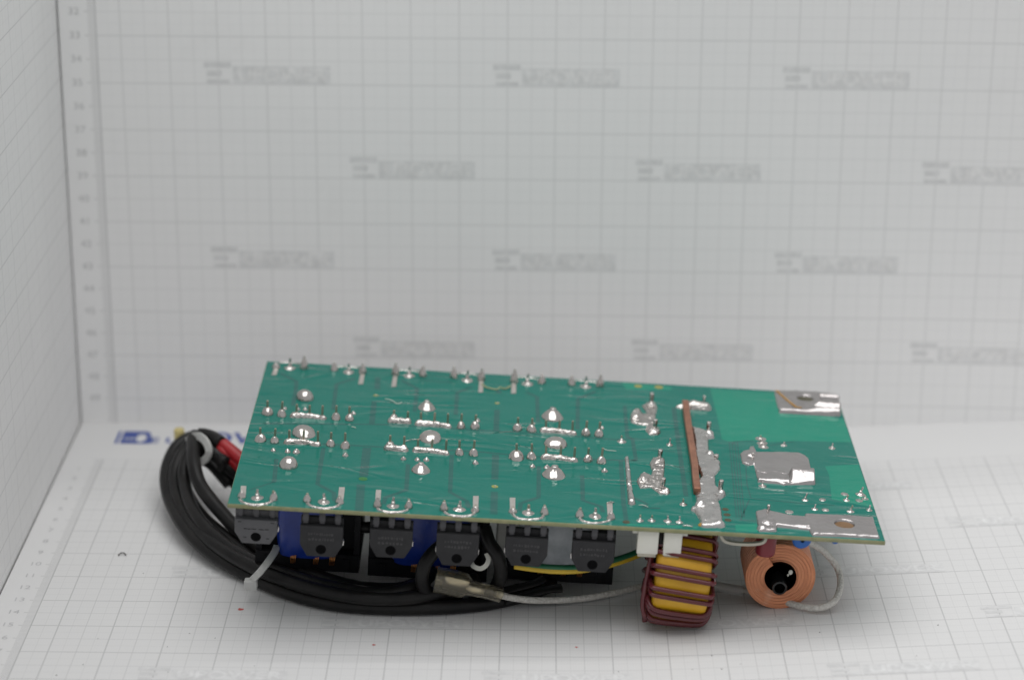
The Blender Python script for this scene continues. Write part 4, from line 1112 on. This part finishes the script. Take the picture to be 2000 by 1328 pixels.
SL = ['black shrink sleeve over the upper red wire behind the tie', 'thick black sleeve sloping down to the left board edge', 'lower black sleeve beneath the thick one at the left board edge']
for i, c in enumerate(SLEEVES):
    top_mesh('shrink_sleeve', *sweep(catmull(c, 7), circ(3.0 if i != 1 else 3.5, 14)), M_cable, SL[i], 'sleeve', 'black sleeves at the left board edge')
V, F = lathe([(2.0, 0), (2.2, 1), (2.2, 4.5), (1.8, 5.2)], 14)
ye = top_mesh('yellow_sleeve', [(x + CABLES[0][3][0] - 1.5, y + CABLES[0][3][1] + 8, z + CABLES[0][3][2] - 2.0) for x, y, z in V], F, simple('pale_yellow', (.62, .52, .22), .5), 'small pale yellow sleeve peeping out behind the top of the cable loop', 'sleeve')
V, F = sweep(catmull(TIE1, 6), [(-1.5, -.55), (1.5, -.55), (1.5, .55), (-1.5, .55)], up=(-.55, -.6, .25))
t1 = top_mesh('cable_tie', V, F, M_tie, 'pale cable tie ring around the top of the cable loop, beside the blue heading', 'cable tie', 'cable ties on the bundle', 40)
V, F = sweep(catmull(TIE2, 6), [(-1.25, -.5), (1.25, -.5), (1.25, .5), (-1.25, .5)], up=(0, -.8, .6))
t2 = top_mesh('cable_tie', V, F, M_tie, 'white cable tie strap across the cables below the first transistor', 'cable tie', 'cable ties on the bundle', 40)
hx, hy, hz = TIE2[-1]
V, F = box(hx - 2.6, hx + 2.2, hy - 2.2, hy + 1.6, hz - 3.2, hz + .8)
h = child_mesh('tie_head', V, F, M_tie, t2); bevel(h, .6, 2)

V, F = sweep(catmull(TIE3, 6), [(-.85, -.4), (.85, -.4), (.85, .4), (-.85, .4)], up=(0, -.9, .4))
top_mesh('cable_tie', V, F, M_white, 'white tie curl under the right lower corner of the fourth transistor', 'cable tie', None, 40)
L1 = ['black cable loop on the left of the clear spade sleeve', 'black cable loop on the right, curling round beside the fourth transistor']
for i, c in enumerate((LOOP1, LOOP2)):
    top_mesh('cable_loop', *sweep(catmull(c, 7), circ(2.55, 14)), M_cable, L1[i], 'cable', 'black cable loops under the board')
for i, c in enumerate(SHRINK):
    V, F = sweep(catmull(c, 5), circ(2.6 - .4 * i, 12, 1.3))
    top_mesh('shrink_tube_end', V, F, M_cable, ('flattened black tube end with a blunt cut under the third transformer', 'short black tube end just above the blunt cut one')[i], 'tube', 'black tube ends under the third transformer', 40)

lead = top_mesh('braided_lead', *sweep(catmull(LEAD1, 8), circ(1.25, 14)), M_braid, 'white braided lead looping from the clear spade sleeve behind the toroid to the copper coil', 'wire')
# clear sleeve over the spade terminal
sp_ = [np.array(p) for p in catmull(SPADE, 4)]
n = len(sp_)
V, F = [], []
def sl(t):
    k = np.clip((t - .38) / .22, 0, 1); k = k * k * (3 - 2 * k)
    return (5.2 * (1 - k) + 2.7 * k), (3.6 * (1 - k) + 2.3 * k)
rings = []
for inner in (0, 1):
    for i, p in enumerate(sp_):
        t = i / (n - 1)
        d = sp_[min(i + 1, n - 1)] - sp_[max(i - 1, 0)]; d /= np.linalg.norm(d)
        side = np.cross(d, (0, -.35, .94)); side /= np.linalg.norm(side); up = np.cross(side, d)
        A, B = sl(t)
        if inner: A -= .55; B -= .55
        for k in range(20):
            f = 2 * math.pi * k / 20
            c, s = math.cos(f), math.sin(f)
            V.append(tuple(p + up * A * abs(c) ** .7 * np.sign(c) + side * B * abs(s) ** .7 * np.sign(s)))
m = 20
for ly in (0, 1):
    b = ly * n * m
    for i in range(n - 1):
        for k in range(m):
            j = (k + 1) % m
            F.append((b + i * m + k, b + i * m + j, b + (i + 1) * m + j, b + (i + 1) * m + k))
for i in (0, n - 1):
    for k in range(m):
        j = (k + 1) % m
        F.append((i * m + k, i * m + j, n * m + i * m + j, n * m + i * m + k))
child_mesh('terminal_sleeve', V, F, M_sleeve, lead, 50)
a_, b_ = sp_[int(n * .12)], sp_[int(n * .5)]
V, F = sweep([a_, a_ * .5 + b_ * .5, b_], [(-.5, -3.2), (.5, -3.2), (.5, 3.2), (-.5, 3.2)], up=(0, -.35, .94))
child_mesh('spade_terminal', V, F, M_tab, lead)
V, F = sweep([sp_[int(n * .45)], sp_[int(n * .62)], sp_[int(n * .8)]], circ(1.55, 12))
child_mesh('crimp_barrel', V, F, M_tab, lead)
V, F = sweep(catmull(SPLICE, 5), circ(2.1, 14))
child_mesh('splice_sleeve', V, F, M_tie, lead)
gy = top_mesh('striped_wire', *sweep(catmull(GYWIRE, 7), circ(1.35, 14), up=(0, -.5, .85)), M_green, 'green and yellow striped wire passing below the clear tape to the white connectors', 'wire')
V, F = sweep(catmull([(x, y - .45, z - .75) for x, y, z in GYWIRE], 7), circ(1.2, 14), up=(0, -.5, .85))
child_mesh('yellow_stripe', V, F, M_yel, gy)
print('objects', len(bpy.data.objects))
